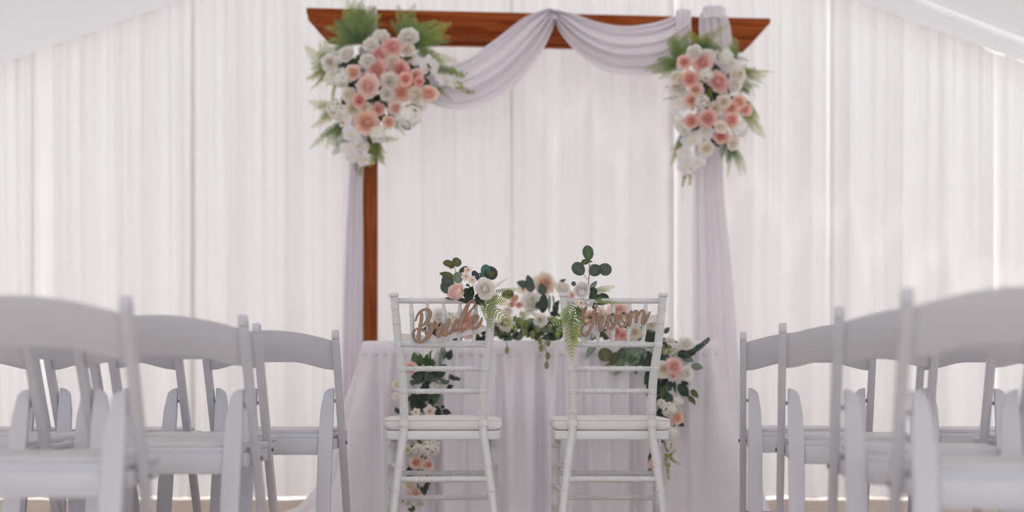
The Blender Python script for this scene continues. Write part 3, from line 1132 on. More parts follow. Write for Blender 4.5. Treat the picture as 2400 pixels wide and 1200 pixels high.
# ------------------------------------------------------------------ flower and leaf meshes
def petal_shell(phi, a0, a1, L, wrap, r0, z0, rnd, ruffle=0.0, nu=6, nv=5, tipcut=0.22):
    """petal wrapped round the flower axis; a0/a1 opening angle at base/tip"""
    V = []; T = []
    rp = rnd.uniform(0, 6.28)
    cen = [(0.0, 0.0)]
    rr, zz = r0, z0
    prof = [(rr, zz)]
    for j in range(nv):
        a = a0 + (a1 - a0) * ((j + 0.5) / nv) ** 1.6
        rr += math.sin(a) * L / nv
        zz += math.cos(a) * L / nv
        prof.append((rr, zz))
    for j in range(nv + 1):
        v = j / nv
        wv = wrap * (0.35 + 0.65 * math.sin(math.pi * min(1, 0.12 + v * 0.62)))
        for i in range(nu + 1):
            u = -1 + 2 * i / nu
            vv = v * (1 - tipcut * u * u)
            jf = vv * nv
            k = min(nv - 1, int(jf)); f = jf - k
            r_ = prof[k][0] + (prof[k + 1][0] - prof[k][0]) * f
            z_ = prof[k][1] + (prof[k + 1][1] - prof[k][1]) * f
            q = ruffle * v * v * math.sin(u * 5.5 + rp)
            r_ += q; z_ += 0.5 * ruffle * v * v * math.sin(u * 7.3 + 2 * rp)
            r_ *= 1 + 0.03 * u
            ang = phi + u * wv
            V.append(Vector((r_ * math.cos(ang), r_ * math.sin(ang), z_)))
            T.append(v)
    return V, grid_faces(nu, nv), T


def flower(name, layers, mat, seed, ruffle=0.0, flat=1.0, tmul=None):
    """layers: (count, r0, a0deg, a1deg, L, wrap, z0); returned mesh has radius 1 and sits centred on its middle"""
    rnd = random.Random(seed)
    V = []; Fc = []; T = []
    nl = len(layers)
    for li, (cnt, r0, a0, a1, L, wrap, z0) in enumerate(layers):
        ph0 = rnd.uniform(0, 6.28)
        for k in range(cnt):
            v, f, t = petal_shell(ph0 + 2 * math.pi * k / cnt + rnd.uniform(-0.15, 0.15), R(a0 + rnd.uniform(-5, 5)), R(a1 + rnd.uniform(-9, 9)),
                                  L * rnd.uniform(0.92, 1.08), wrap, r0, z0 + rnd.uniform(-0.02, 0.02), rnd, ruffle)
            o = len(V)
            V += v
            Fc += [tuple(i + o for i in q) for q in f]
            dp = li / max(1, nl - 1)
            T += [min(1, 0.32 + 0.6 * dp * (0.55 + 0.45 * x) + 0.25 * x * dp) for x in t]
    mr = max(math.hypot(v.x, v.y) for v in V)
    zmax = max(v.z for v in V); zmin = min(v.z for v in V)
    for v in V:
        v.x /= mr; v.y /= mr; v.z = (v.z - zmin) / mr * flat - (zmax - zmin) / mr * flat * 0.55
    return me_from(name, V, Fc, mat, True, T)


ROSE_L = [(3, 0.03, 25, -40, 0.56, 1.5, 0.12), (3, 0.08, 28, -22, 0.62, 1.3, 0.08), (4, 0.13, 32, -8, 0.67, 1.1, 0.05), (4, 0.17, 40, 12, 0.71, 1.0, 0.02),
          (5, 0.20, 52, 42, 0.75, 0.9, 0.0), (5, 0.20, 66, 82, 0.80, 0.85, -0.05)]
BUD_L = [(2, 0.02, 14, -24, 0.72, 2.0, 0.10), (3, 0.07, 16, -16, 0.76, 1.4, 0.06), (3, 0.12, 20, -10, 0.78, 1.25, 0.02), (4, 0.17, 27, -2, 0.76, 1.1, 0.0), (4, 0.2, 38, 14, 0.70, 1.05, -0.03)]
PEONY_L = [(5, 0.04, 36, -46, 0.46, 0.9, 0.12), (6, 0.09, 40, -26, 0.52, 0.8, 0.08), (7, 0.13, 46, -6, 0.58, 0.7, 0.04), (8, 0.16, 54, 24, 0.66, 0.65, 0.0), (8, 0.18, 64, 52, 0.74, 0.62, -0.04), (8, 0.19, 76, 84, 0.80, 0.62, -0.08)]
RAN_L = [(3, 0.01, 20, -50, 0.30, 1.6, 0.34), (3, 0.05, 20, -34, 0.42, 1.4, 0.26), (4, 0.11, 20, -26, 0.50, 1.2, 0.18), (4, 0.18, 22, -20, 0.55, 1.1, 0.12), (5, 0.25, 26, -14, 0.57, 1.0, 0.07), (6, 0.32, 32, -6, 0.58, 0.9, 0.03), (6, 0.36, 44, 10, 0.60, 0.85, -0.03)]
MUM_L = [(5, 0.02, 4, 16, 0.42, 0.5, 0.06), (8, 0.06, 14, 30, 0.52, 0.4, 0.05), (10, 0.1, 26, 46, 0.62, 0.36, 0.03), (12, 0.12, 42, 64, 0.70, 0.32, 0.0), (13, 0.14, 58, 84, 0.76, 0.3, -0.03), (13, 0.15, 74, 100, 0.76, 0.3, -0.07)]

FM = {}
for key in ('white', 'cream', 'blush', 'pink', 'peach', 'coral'):
    FM['rose_' + key] = [flower('rose', ROSE_L, M['rose_' + key], s, 0.02) for s in (1, 2)]
    FM['peony_' + key] = [flower('peony', PEONY_L, M['rose_' + key], s, 0.05) for s in (5, 6)]
FM['peony_mix'] = [flower('peony', PEONY_L, M['peony_cream'], 9, 0.06)]
M['bud_blush'] = mat_thin('pale_blush_petals', srgb(252, 224, 215), 0.3, c2=srgb(253, 238, 233))
FM['bud_blush'] = [flower('rosebud', BUD_L, M['bud_blush'], 3, 0.015)]
FM['bud_white'] = [flower('rosebud', BUD_L, M['ranunculus'], 4, 0.01)]
FM['ran_white'] = [flower('ranunculus', RAN_L, M['ranunculus'], 5, 0.0)]
FM['rose_big'] = [flower('rose', ROSE_L[:4] + [(5, 0.19, 46, 26, 0.74, 0.9, 0.0), (6, 0.20, 58, 50, 0.78, 0.75, -0.03), (6, 0.2, 70, 84, 0.82, 0.7, -0.07)], M['rose_white'], 21, 0.02)]
FM['mum_white'] = [flower('dahlia', MUM_L, M['rose_white'], 6, 0.01)]
FM['carnation'] = [flower('carnation', PEONY_L, M['rose_pink'], 12, 0.11)]


def flat_petal(ang, L, W, lift, curl, nu=4, nv=5, base=0.06, shape='round'):
    V = []; T = []
    d = Vector((math.cos(ang), math.sin(ang), 0)); s = Vector((-math.sin(ang), math.cos(ang), 0))
    for j in range(nv + 1):
        v = j / nv
        w = W * (math.sin(math.pi * min(1, 0.10 + 0.80 * v)) ** 0.7) * (1 if v < 0.98 else 0.55)
        for i in range(nu + 1):
            u = -1 + 2 * i / nu
            V.append(d * (base + L * v * (1 - 0.06 * u * u)) + s * (w * u) + Vector((0, 0, lift * v + curl * v * v - 0.10 * L * u * u * v)))
            T.append(min(1, 0.1 + 1.3 * v))
    return V, grid_faces(nu, nv), T


def multi(pets):
    V = []; Fc = []; T = []
    for v, f, t in pets:
        o = len(V); V += v; T += t
        Fc += [tuple(i + o for i in q) for q in f]
    return V, Fc, T


def orchid_mesh():
    pets = []
    for a, L, W in ((90, 0.92, 0.36), (215, 0.92, 0.34), (325, 0.92, 0.34), (12, 0.95, 0.55), (168, 0.95, 0.55)):
        pets.append(flat_petal(R(a), L, W, 0.12, -0.12))
    for a in (250, 290):
        pets.append(flat_petal(R(a), 0.34, 0.14, 0.35, -0.1))
    pets.append(flat_petal(R(270), 0.42, 0.15, 0.2, 0.1))
    V, Fc, T = multi(pets)
    return me_from('orchid', V, Fc, M['orchid'], True, T)


FM['orchid'] = [orchid_mesh()]


def hydrangea_mesh(seed):
    rnd = random.Random(seed)
    V = []; Fc = []; T = []
    N = 46
    for k in range(N):
        z = 1 - 1.25 * (k + 0.5) / N
        r = math.sqrt(max(0, 1 - z * z)); a = k * 2.39996
        n = Vector((r * math.cos(a), r * math.sin(a), z))
        c = n * rnd.uniform(0.72, 0.92)
        q = (n + Vector((rnd.uniform(-.3, .3), rnd.uniform(-.3, .3), rnd.uniform(-.3, .3)))).to_track_quat('Z', 'Y')
        roll = rnd.uniform(0, 6.28)
        for p in range(4):
            v, f, t = flat_petal(roll + p * math.pi / 2, 0.22, 0.12, 0.05, -0.03, 2, 2, 0.01)
            o = len(V)
            V += [c + q @ x for x in v]; T += [0.3 + 0.7 * y for y in t]
            Fc += [tuple(i + o for i in g) for g in f]
    return me_from('hydrangea', V, Fc, M['hydrangea'], True, T)


FM['hydrangea'] = [hydrangea_mesh(1), hydrangea_mesh(2)]


def blossom_mesh():
    pets = [flat_petal(R(90 + 72 * k), 0.90, 0.40, 0.22, -0.06, 4, 4, 0.05) for k in range(5)]
    V, Fc, T = multi(pets)
    return me_from('blossom', V, Fc, M['blossom'], True, T)


def heart_mesh(mat, nm='flower_heart'):
    rnd = random.Random(3)
    parts = []
    for k in range(7):
        a = k * 2.4; r = 0.03 + 0.10 * (k / 7)
        b = Vector((r * math.cos(a), r * math.sin(a), 0.02)); e = b * 1.6 + Vector((0, 0, 0.24))
        parts.append(tube([b, e, e + Vector((0, 0, 0.04))], [0.03, 0.03, 0.05], 5))
    v, f = join(parts)
    return me_from(nm, v, f, mat)


FM['blossom'] = [blossom_mesh()]
HEART = heart_mesh(M['stamen'])
HEARTY = heart_mesh(M['yellowheart'])


def leaf_mesh(name, W, mat, fold=0.25, droop=0.15, tip=0.75, nu=4, nv=10, notch=0.0, wave=0.0, ell=False):
    """unit length leaf along +Y, face +Z"""
    V = []; T = []
    for j in range(nv + 1):
        v = j / nv
        w = W * (math.sin(math.pi * (v ** tip)) ** 0.75 if 0 < v < 1 else 0.0)
        if ell:
            v = 0.5 - 0.5 * math.cos(math.pi * j / nv)
            w = W * math.sqrt(max(0, 1 - (2 * v - 1) ** 2)) * (1 + 0.12 * (v - 0.5))
        w = max(w, 0.012)
        for i in range(nu + 1):
            u = -1 + 2 * i / nu
            V.append(Vector((w * u, v - notch * abs(u) * (1 - v) * 0.3, -fold * W * (1 - abs(u)) + 0.0 - droop * v * v + wave * math.sin(6 * v + 3 * u))))
            T.append(0.25 + 0.5 * (1 - abs(u)) if abs(u) < 0.3 else 0.35)
    return me_from(name, V, grid_faces(nu, nv), mat, True, T)


LM = {}
for key in ('dark', 'blue', 'green', 'sage', 'olive', 'purple', 'teal'):
    m = M['leaf_' + key]
    LM['round_' + key] = [leaf_mesh('leaf', 0.45, m, 0.14, 0.10, 0.85, ell=True), leaf_mesh('leaf', 0.42, m, 0.22, 0.18, 0.95, wave=0.02, ell=True)]
    LM['oval_' + key] = [leaf_mesh('leaf', 0.28, m, 0.25, 0.15, 0.8), leaf_mesh('leaf', 0.25, m, 0.3, -0.1, 0.75, wave=0.02)]
    LM['lance_' + key] = [leaf_mesh('leaf', 0.16, m, 0.3, 0.2, 0.7), leaf_mesh('leaf', 0.14, m, 0.3, -0.12, 0.7, wave=0.02)]


def fern_mesh(name, mat, seed, N=18, curve=0.15, droop=0.2, lw=0.19, lwid=0.0150, gap=1.0, stemr=0.009):
    """unit length frond along +Y"""
    rnd = random.Random(seed)
    V = []; Fc = []; T = []
    def sp(t):
        return Vector((curve * t * t, t, -droop * t * t))
    pts = [sp(k / 8) for k in range(9)]
    v, f = tube(pts, [stemr * (1 - 0.75 * k / 8) for k in range(9)], 5)
    V += v; Fc += f; T += [0.15 + 0.3 * (i // 5) / 9 for i in range(len(v))]
    for k in range(N):
        t = 0.08 + 0.90 * k / (N - 1)
        p = sp(t); tg = (sp(min(1, t + 0.02)) - sp(t - 0.02)).normalized()
        l = lw * (0.55 + 0.45 * min(1, t * 5)) * (1 - 0.80 * max(0, (t - 0.3) / 0.7) ** 1.9) * rnd.uniform(0.88, 1.1)
        for s in (-1, 1):
            side = Vector((s * tg.y, -s * tg.x, 0)).normalized()
            dr = (side * 0.86 + tg * 0.5 + Vector((0, 0, rnd.uniform(-0.15, 0.05)))).normalized()
            wd = dr.cross(Vector((0, 0, 1))).normalized() * lwid * (0.6 + 0.4 * (l / lw))
            sag = Vector((0, 0, -0.25 * l))
            o = len(V)
            V += [p + wd * 0.4, p - wd * 0.4, p + dr * l * 0.45 + wd + Vector((0, 0, 0.01)), p + dr * l * 0.45 - wd + Vector((0, 0, 0.01)),
                  p + dr * l * 0.8 + wd * 0.6 + sag * 0.4, p + dr * l * 0.8 - wd * 0.6 + sag * 0.4, p + dr * l + sag]
            Fc += [(o, o + 1, o + 3, o + 2), (o + 2, o + 3, o + 5, o + 4), (o + 4, o + 5, o + 6)]
            b = 0.15 + 0.75 * t
            T += [b - 0.15, b - 0.15, b, b, b + 0.12, b + 0.12, b + 0.2]
    return me_from(name, V, Fc, mat, True, [min(1, max(0, x)) for x in T])


FN = {}
for key, m in (('g', 'fern'), ('d', 'fern_dark'), ('l', 'fern_lime'), ('b', 'fern_brown')):
    FN[key] = [fern_mesh('fern_frond', M[m], s, 18, c, dr) for s, c, dr in ((1, 0.15, 0.15), (2, -0.18, 0.2), (3, 0.02, 0.25), (4, 0.28, 0.1))]
FN['L'] = [fern_mesh('fern_frond', M['fern_lime'], 11, 12, 0.12, 0.12, 0.21, 0.022), fern_mesh('fern_frond', M['fern_lime'], 12, 12, -0.15, 0.12, 0.21, 0.022)]
FN['D'] = [fern_mesh('fern_frond', M['fern'], 13, 12, 0.14, 0.15, 0.23, 0.024), fern_mesh('fern_frond', M['fern'], 14, 12, -0.16, 0.15, 0.23, 0.024)]
FN['B'] = [fern_mesh('fern_frond', M['fern_brown'], 15, 16, 0.06, 0.06, 0.10, 0.010, stemr=0.006)]


def sprig_mesh(name, mat, seed, N=9, ll=0.2, lw=0.5, spread=1.0):
    """stem of paired little leaves, unit length along +Y"""
    rnd = random.Random(seed)
    V = []; Fc = []; T = []
    v, f = tube([(0.06 * math.sin(3 * k / 6), k / 6, 0) for k in range(7)], [0.012 * (1 - 0.1 * k) for k in range(7)], 5)
    V += v; Fc += f; T += [0.1] * len(v)
    for k in range(N):
        t = 0.12 + 0.86 * k / (N - 1)
        p = Vector((0.06 * math.sin(3 * t), t, 0))
        for s in (-1, 1):
            a = rnd.uniform(0, 6.28)
            dr = Vector((s * spread, 0.55, rnd.uniform(-0.6, 0.6))).normalized()
            up = Vector((rnd.uniform(-.5, .5), rnd.uniform(-.5, .5), 1)).normalized()
            sd = dr.cross(up).normalized()
            l = ll * (1.1 - 0.55 * t) * rnd.uniform(0.85, 1.15)
            o = len(V)
            n_ = 8
            V.append(p + dr * l * 0.5)
            for q in range(n_):
                an = 2 * math.pi * q / n_
                V.append(p + dr * l * (0.5 - 0.5 * math.cos(an)) + sd * l * lw * math.sin(an) + up * l * 0.08)
            Fc += [(o, o + 1 + q, o + 1 + (q + 1) % n_) for q in range(n_)]
            T += [0.7] + [0.35] * n_
    return me_from(name, V, Fc, mat, True, T)


SP = {
    'blue': [sprig_mesh('eucalyptus_sprig', M['leaf_blue'], 1), sprig_mesh('eucalyptus_sprig', M['leaf_blue'], 2)],
    'dark': [sprig_mesh('leafy_sprig', M['leaf_dark'], 3), sprig_mesh('leafy_sprig', M['leaf_dark'], 4)],
    'bud': [sprig_mesh('bud_sprig', M['bud'], 5, 10, 0.16, 0.34, 0.8), sprig_mesh('bud_sprig', M['bud'], 6, 10, 0.16, 0.34, 0.8)],
    'sage': [sprig_mesh('sage_sprig', M['leaf_sage'], 7, 8, 0.26, 0.32), sprig_mesh('sage_sprig', M['leaf_sage'], 8, 8, 0.26, 0.32)],
}


def hop_mesh():
    V = []; Fc = []; T = []
    for ring in range(6):
        z = 1 - ring / 5.5
        rr = 0.42 * math.sin(math.pi * (0.12 + 0.8 * (1 - z) ** 0.8)) + 0.03
        for k in range(7):
            a = 2 * math.pi * (k + 0.5 * (ring % 2)) / 7
            n = Vector((math.cos(a), math.sin(a), 0)); s = Vector((-math.sin(a), math.cos(a), 0))
            c = n * rr + Vector((0, 0, z * 1.3 - 0.5))
            o = len(V)
            V += [c - s * 0.17, c + s * 0.17, c + n * 0.10 + s * 0.13 - Vector((0, 0, 0.26)), c + n * 0.10 - Vector((0, 0, 0.36)), c + n * 0.10 - s * 0.13 - Vector((0, 0, 0.26))]
            Fc.append((o, o + 1, o + 2, o + 3, o + 4)); T += [0.2, 0.2, 0.7, 0.9, 0.7]
    return me_from('hop_cone', V, Fc, M['hop'], True, T)


HOP = hop_mesh()
BUDM = me_from('berry_bud', *tube([(0, 0, -1), (0, 0, -0.7), (0, 0, 0), (0, 0, 0.7), (0, 0, 1)], [0.15, 0.7, 1.0, 0.7, 0.15], 8), M['bud'])


# ------------------------------------------------------------------ arrangements
class Arr:
    def __init__(self, name, label, base, d0, cx, cy, rx, ry, b, group=None, seed=1):
        self.base = Vector(base)
        self.root = thing(name, label, 'flowers', self.base, 0, group)
        self.d0, self.cx, self.cy, self.rx, self.ry, self.b = d0, cx, cy, rx, ry, b
        self.r = random.Random(seed)

    def depth(self, px, py):
        q = ((px - self.cx) / self.rx) ** 2 + ((py - self.cy) / self.ry) ** 2
        return self.d0 - self.b * math.sqrt(max(0, 1 - q))

    def face(self, px, py, j=0.42):
        r = self.r
        return Vector(((px - self.cx) / self.rx * 0.6 + r.uniform(-j, j), -1, -(py - self.cy) / self.ry * 0.6 + r.uniform(-j, j) + 0.1)).normalized()

    def bloom(self, kind, px, py, rpx, dd=0.0, face=None, name=None, squash=1.0):
        d = self.depth(px, py) + dd
        p = P(px, py, d)
        n = Vector(face).normalized() if face is not None else self.face(px, py)
        q = n.to_track_quat('Z', 'Y') @ Quaternion((0, 0, 1), self.r.uniform(0, 6.28) if kind not in ('orchid',) else self.r.uniform(-0.6, 0.6))
        me = self.r.choice(FM[kind])
        s = rpx * d / F
        o = link(me.name.split('.')[0], me, self.root, p - self.base, q, (s, s * squash, s))
        if kind == 'blossom':
            link('flower_heart', HEART, o)
        return o

    def along(self, me, name, p0, p1, d0=None, d1=None, toward=None, wid=1.0):
        """put a unit +Y mesh from photo point p0 to p1"""
        a = P(p0[0], p0[1], self.depth(*p0) if d0 is None else d0)
        b = P(p1[0], p1[1], self.depth(*p1) if d1 is None else d1)
        y = b - a
        L = y.length
        y.normalize()
        r = self.r
        z = Vector(toward) if toward is not None else Vector((r.uniform(-.5, .5), -1, r.uniform(-.2, .7)))
        z = (z - y * z.dot(y)).normalized()
        x = y.cross(z)
        q = Matrix((x, y, z)).transposed().to_quaternion()
        return link(name, me, self.root, a - self.base, q, (L * wid, L, L))

    def fern(self, key, p0, p1, dd=0.0, wid=1.0, d0=None, d1=None, idx=None):
        da = (self.depth(*p0) if d0 is None else d0) + 0.02
        db = (self.d0 - 0.3 * self.b + self.r.uniform(-0.04, 0.03) + dd) if d1 is None else d1
        me = self.r.choice(FN[key]) if idx is None else FN[key][idx]
        return self.along(me, 'fern_frond', p0, p1, da, db, wid=wid)

    def leaf(self, key, p0, p1, wid=1.0, d0=None, d1=None, toward=None, idx=None):
        me = self.r.choice(LM[key]) if idx is None else LM[key][idx]
        return self.along(me, 'leaf', p0, p1, d0, d1, toward, wid)

    def sprig(self, key, p0, p1, d0=None, d1=None, wid=1.0):
        me = self.r.choice(SP[key])
        return self.along(me, me.name.split('.')[0], p0, p1, d0, d1, None, wid)

    def stem(self, pts, r=0.0016, mat='stem', name='stem'):
        c = [Vector(p) - self.base for p in crom([tuple(p) for p in pts], 5)]
        v, f = tube(c, r, 6)
        return link(name, me_from(name, v, f, M[mat]), self.root)


def unzoom(x0, y0, k):
    return lambda x, y: (x0 + x * k, y0 + y * k)


# ---- left arch arrangement
Z = unzoom(680, 0, 0.36667); K = 0.36667
A = Arr('arch_flowers', 'large blush and white rose cluster with ferns on the arch\'s left corner', P(880, 200, 6.83), 6.84, 880, 205, 190, 190, 0.24, 'arch flower clusters', 11)
for kind, x, y, r in [
    ('rose_white', 583, 222, 56), ('rose_white', 515, 278, 54), ('rose_white', 755, 228, 68), ('rose_white', 355, 343, 54), ('rose_white', 252, 398, 58),
    ('rose_white', 640, 515, 64), ('rose_white', 622, 598, 52), ('rose_white', 490, 382, 52), ('rose_cream', 370, 605, 52), ('hydrangea', 295, 702, 62),
    ('rose_cream', 400, 700, 52), ('rose_cream', 810, 605, 58), ('rose_cream', 752, 312, 46), ('rose_cream', 650, 395, 56),
    ('peony_pink', 655, 290, 78), ('rose_pink', 570, 346, 56), ('rose_peach', 400, 462, 54), ('peony_pink', 550, 445, 80), ('peony_blush', 490, 548, 84),
    ('rose_coral', 700, 440, 64), ('rose_coral', 738, 500, 50), ('rose_pink', 805, 482, 50), ('rose_pink', 772, 548, 50), ('rose_peach', 710, 590, 66),
    ('peony_peach', 885, 592, 66), ('rose_coral', 440, 640, 50), ('rose_pink', 565, 700, 46), ('rose_blush', 678, 690, 50), ('peony_peach', 485, 790, 90),
    ('rose_peach', 628, 782, 44), ('rose_cream', 480, 690, 46), ('orchid', 770, 385, 60), ('orchid', 890, 425, 74), ('orchid', 985, 490, 68), ('orchid', 1045, 530, 50),
    ('orchid', 340, 785, 60), ('orchid', 390, 870, 66), ('orchid', 450, 938, 58), ('orchid', 482, 1025, 58), ('orchid', 400, 1000, 56), ('orchid', 370, 950, 52),
    ('hydrangea', 762, 740, 84), ('hydrangea', 335, 500, 66), ('hydrangea', 560, 858, 56), ('hydrangea', 260, 500, 44), ('rose_coral', 830, 520, 36), ('hydrangea', 840, 660, 44)]:
    px, py = Z(x, y)
    A.bloom(kind, px, py, r * K * 1.12, -0.05 + (0.05 if 'orchid' in kind else 0) + A.r.uniform(-0.025, 0.025))
for key, b, tips in [
    ('g', (450, 230), [(330, 0), (420, -20), (250, 95), (225, 200), (490, 15), (540, 60), (370, 40), (290, 40), (470, 90), (600, 60)]),
    ('d', (440, 260), [(300, 60), (380, 30), (260, 150), (560, 110), (450, 60), (340, 120), (310, 200), (240, 250), (200, 280), (500, 100)]),
    ('g', (750, 260), [(985, 92), (1010, 215), (730, 0), (660, 10), (900, 85), (960, 300), (820, 70), (1000, 160), (860, 110)]),
    ('d', (760, 280), [(900, 150), (980, 240), (830, 120), (700, 90), (1010, 200), (920, 240), (640, 90)]),
    ('l', (800, 330), [(1000, 350), (985, 95), (1080, 405), (900, 340)]),
    ('l', (300, 450), [(50, 310), (62, 495), (130, 390), (95, 528), (190, 290), (85, 440), (150, 300)]),
    ('g', (300, 430), [(120, 330), (110, 470), (180, 360), (210, 510)]),
    ('l', (320, 690), [(115, 715), (110, 830), (160, 635), (180, 760), (230, 620)]),
    ('g', (350, 800), [(95, 885), (185, 915), (235, 945), (280, 890), (200, 830)]),
    ('d', (400, 850), [(245, 1008), (330, 930)]),
    ('l', (530, 880), [(545, 1080), (600, 1085), (640, 990), (680, 845), (575, 1060)]),
    ('d', (520, 860), [(530, 1050), (560, 1060), (510, 980), (610, 960)]),
    ('g', (900, 560), [(1035, 600), (1000, 560), (960, 520)]),
    ('g', (640, 740), [(690, 850), (740, 800)]),
    ('d', (860, 420), [(1060, 400), (980, 400)])]:
    for tx, ty in tips:
        j = lambda: A.r.uniform(-25, 25)
        A.fern(key, Z(b[0] + j(), b[1] + j()), Z(tx, ty), wid=A.r.uniform(0.85, 1.1))
        f = A.r.uniform(0.62, 0.85)
        A.fern('d' if A.r.random() < 0.5 else key, Z(b[0] + j(), b[1] + j()), Z(b[0] + (tx - b[0]) * f + 1.6 * j(), b[1] + (ty - b[1]) * f + 1.6 * j()), wid=A.r.uniform(0.9, 1.2))
for b, t in [((300, 520), (275, 640)), ((480, 620), (530, 600)), ((560, 640), (640, 650)), ((620, 660), (660, 760)), ((1040, 520), (1190, 600)), ((1000, 440), (1150, 480)), ((430, 1000), (430, 1110)), ((470, 1040), (450, 1130))]:
    A.sprig('bud', Z(*b), Z(*t))
for k in range(80):
    a = A.r.uniform(0, 6.28); q = A.r.uniform(0.0, 0.8)
    x, y = 560 + 330 * q * math.cos(a), 540 + 380 * q * math.sin(a)
    px, py = Z(x, y)
    an = A.r.uniform(0, 6.28); l = A.r.uniform(24, 40)
    dz = A.depth(px, py) + 0.02
    A.leaf(A.r.choice(['oval_dark', 'oval_green', 'lance_green', 'round_dark']), (px, py), (px + l * math.cos(an), py + l * math.sin(an)), d0=dz, d1=dz - 0.01)

# ---- right arch arrangement
Z = unzoom(1480, 0, 0.36667)
A = Arr('arch_flowers', 'narrower blush and white rose cluster with ferns on the arch\'s right corner', P(1660, 220, 6.97), 6.97, 1665, 225, 125, 200, 0.22, 'arch flower clusters', 12)
for kind, x, y, r in [
    ('rose_white', 405, 328, 56), ('rose_white', 490, 350, 52), ('hydrangea', 605, 365, 52), ('rose_cream', 682, 470, 56), ('rose_white', 668, 545, 48), ('rose_cream', 295, 490, 54),
    ('rose_white', 292, 562, 54), ('rose_blush', 412, 575, 52), ('hydrangea', 475, 478, 50), ('rose_cream', 545, 692, 50), ('rose_cream', 592, 650, 50), ('rose_cream', 655, 918, 46),
    ('hydrangea', 690, 825, 58), ('rose_cream', 482, 952, 54), ('hydrangea', 450, 652, 52), ('hydrangea', 680, 430, 44),
    ('rose_pink', 335, 395, 50), ('peony_pink', 450, 398, 70), ('rose_coral', 375, 500, 58), ('peony_pink', 565, 518, 78), ('rose_peach', 385, 642, 52), ('rose_coral', 380, 772, 50),
    ('peony_pink', 490, 760, 66), ('peony_peach', 640, 690, 54), ('rose_pink', 730, 698, 46), ('rose_coral', 640, 770, 50), ('rose_coral', 575, 868, 54), ('rose_peach', 690, 650, 48), ('rose_cream', 575, 810, 46),
    ('orchid', 310, 600, 52), ('orchid', 300, 682, 60), ('orchid', 385, 892, 72), ('orchid', 470, 842, 60), ('orchid', 360, 1062, 72), ('orchid', 335, 985, 54), ('orchid', 425, 1040, 52), ('hydrangea', 350, 820, 52), ('hydrangea', 300, 760, 40)]:
    px, py = Z(x, y)
    A.bloom(kind, px, py, r * K * 1.12, -0.05 + (0.05 if 'orchid' in kind else 0) + A.r.uniform(-0.025, 0.025))
for key, b, tips in [
    ('g', (350, 390), [(90, 370), (240, 160), (180, 265), (130, 310), (300, 200), (110, 470), (160, 430), (210, 220)]),
    ('d', (350, 400), [(150, 350), (230, 250), (280, 280), (190, 420), (240, 330), (330, 260)]),
    ('l', (450, 310), [(390, 135), (548, 118), (480, 170), (600, 255), (430, 200)]),
    ('d', (470, 330), [(420, 200), (520, 220), (560, 270), (380, 230)]),
    ('g', (650, 370), [(705, 208), (745, 350), (685, 250), (660, 270)]),
    ('l', (690, 490), [(892, 470), (852, 408), (760, 390), (830, 590), (790, 440)]),
    ('g', (690, 560), [(830, 520), (790, 620), (760, 560), (720, 590)]),
    ('l', (700, 640), [(862, 785), (800, 918), (842, 700), (790, 800)]),
    ('g', (640, 940), [(772, 1078), (662, 1108), (735, 985), (590, 1040), (700, 1040)]),
    ('d', (600, 900), [(540, 1000), (640, 1020), (580, 980)]),
    ('l', (350, 850), [(255, 760), (262, 1075), (265, 940), (270, 1010)])]:
    for tx, ty in tips:
        j = lambda: A.r.uniform(-20, 20)
        A.fern(key, Z(b[0] + j(), b[1] + j()), Z(tx, ty), wid=A.r.uniform(0.85, 1.1))
        f = A.r.uniform(0.62, 0.85)
        A.fern('d' if A.r.random() < 0.5 else key, Z(b[0] + j(), b[1] + j()), Z(b[0] + (tx - b[0]) * f + 1.6 * j(), b[1] + (ty - b[1]) * f + 1.6 * j()), wid=A.r.uniform(0.9, 1.2))
for b, t in [((500, 560), (520, 640)), ((470, 590), (510, 660)), ((580, 600), (640, 590)), ((360, 1090), (330, 1190)), ((390, 1090), (375, 1180)), ((300, 620), (205, 640)), ((290, 560), (215, 560))]:
    A.sprig('bud', Z(*b), Z(*t))
for k in range(64):
    a = A.r.uniform(0, 6.28); q = A.r.uniform(0.0, 0.8)
    x, y = 500 + 220 * q * math.cos(a), 640 + 360 * q * math.sin(a)
    px, py = Z(x, y)
    an = A.r.uniform(0, 6.28); l = A.r.uniform(22, 38)
    dz = A.depth(px, py) + 0.02
    A.leaf(A.r.choice(['oval_dark', 'oval_green', 'lance_green', 'round_dark']), (px, py), (px + l * math.cos(an), py + l * math.sin(an)), d0=dz, d1=dz - 0.01)

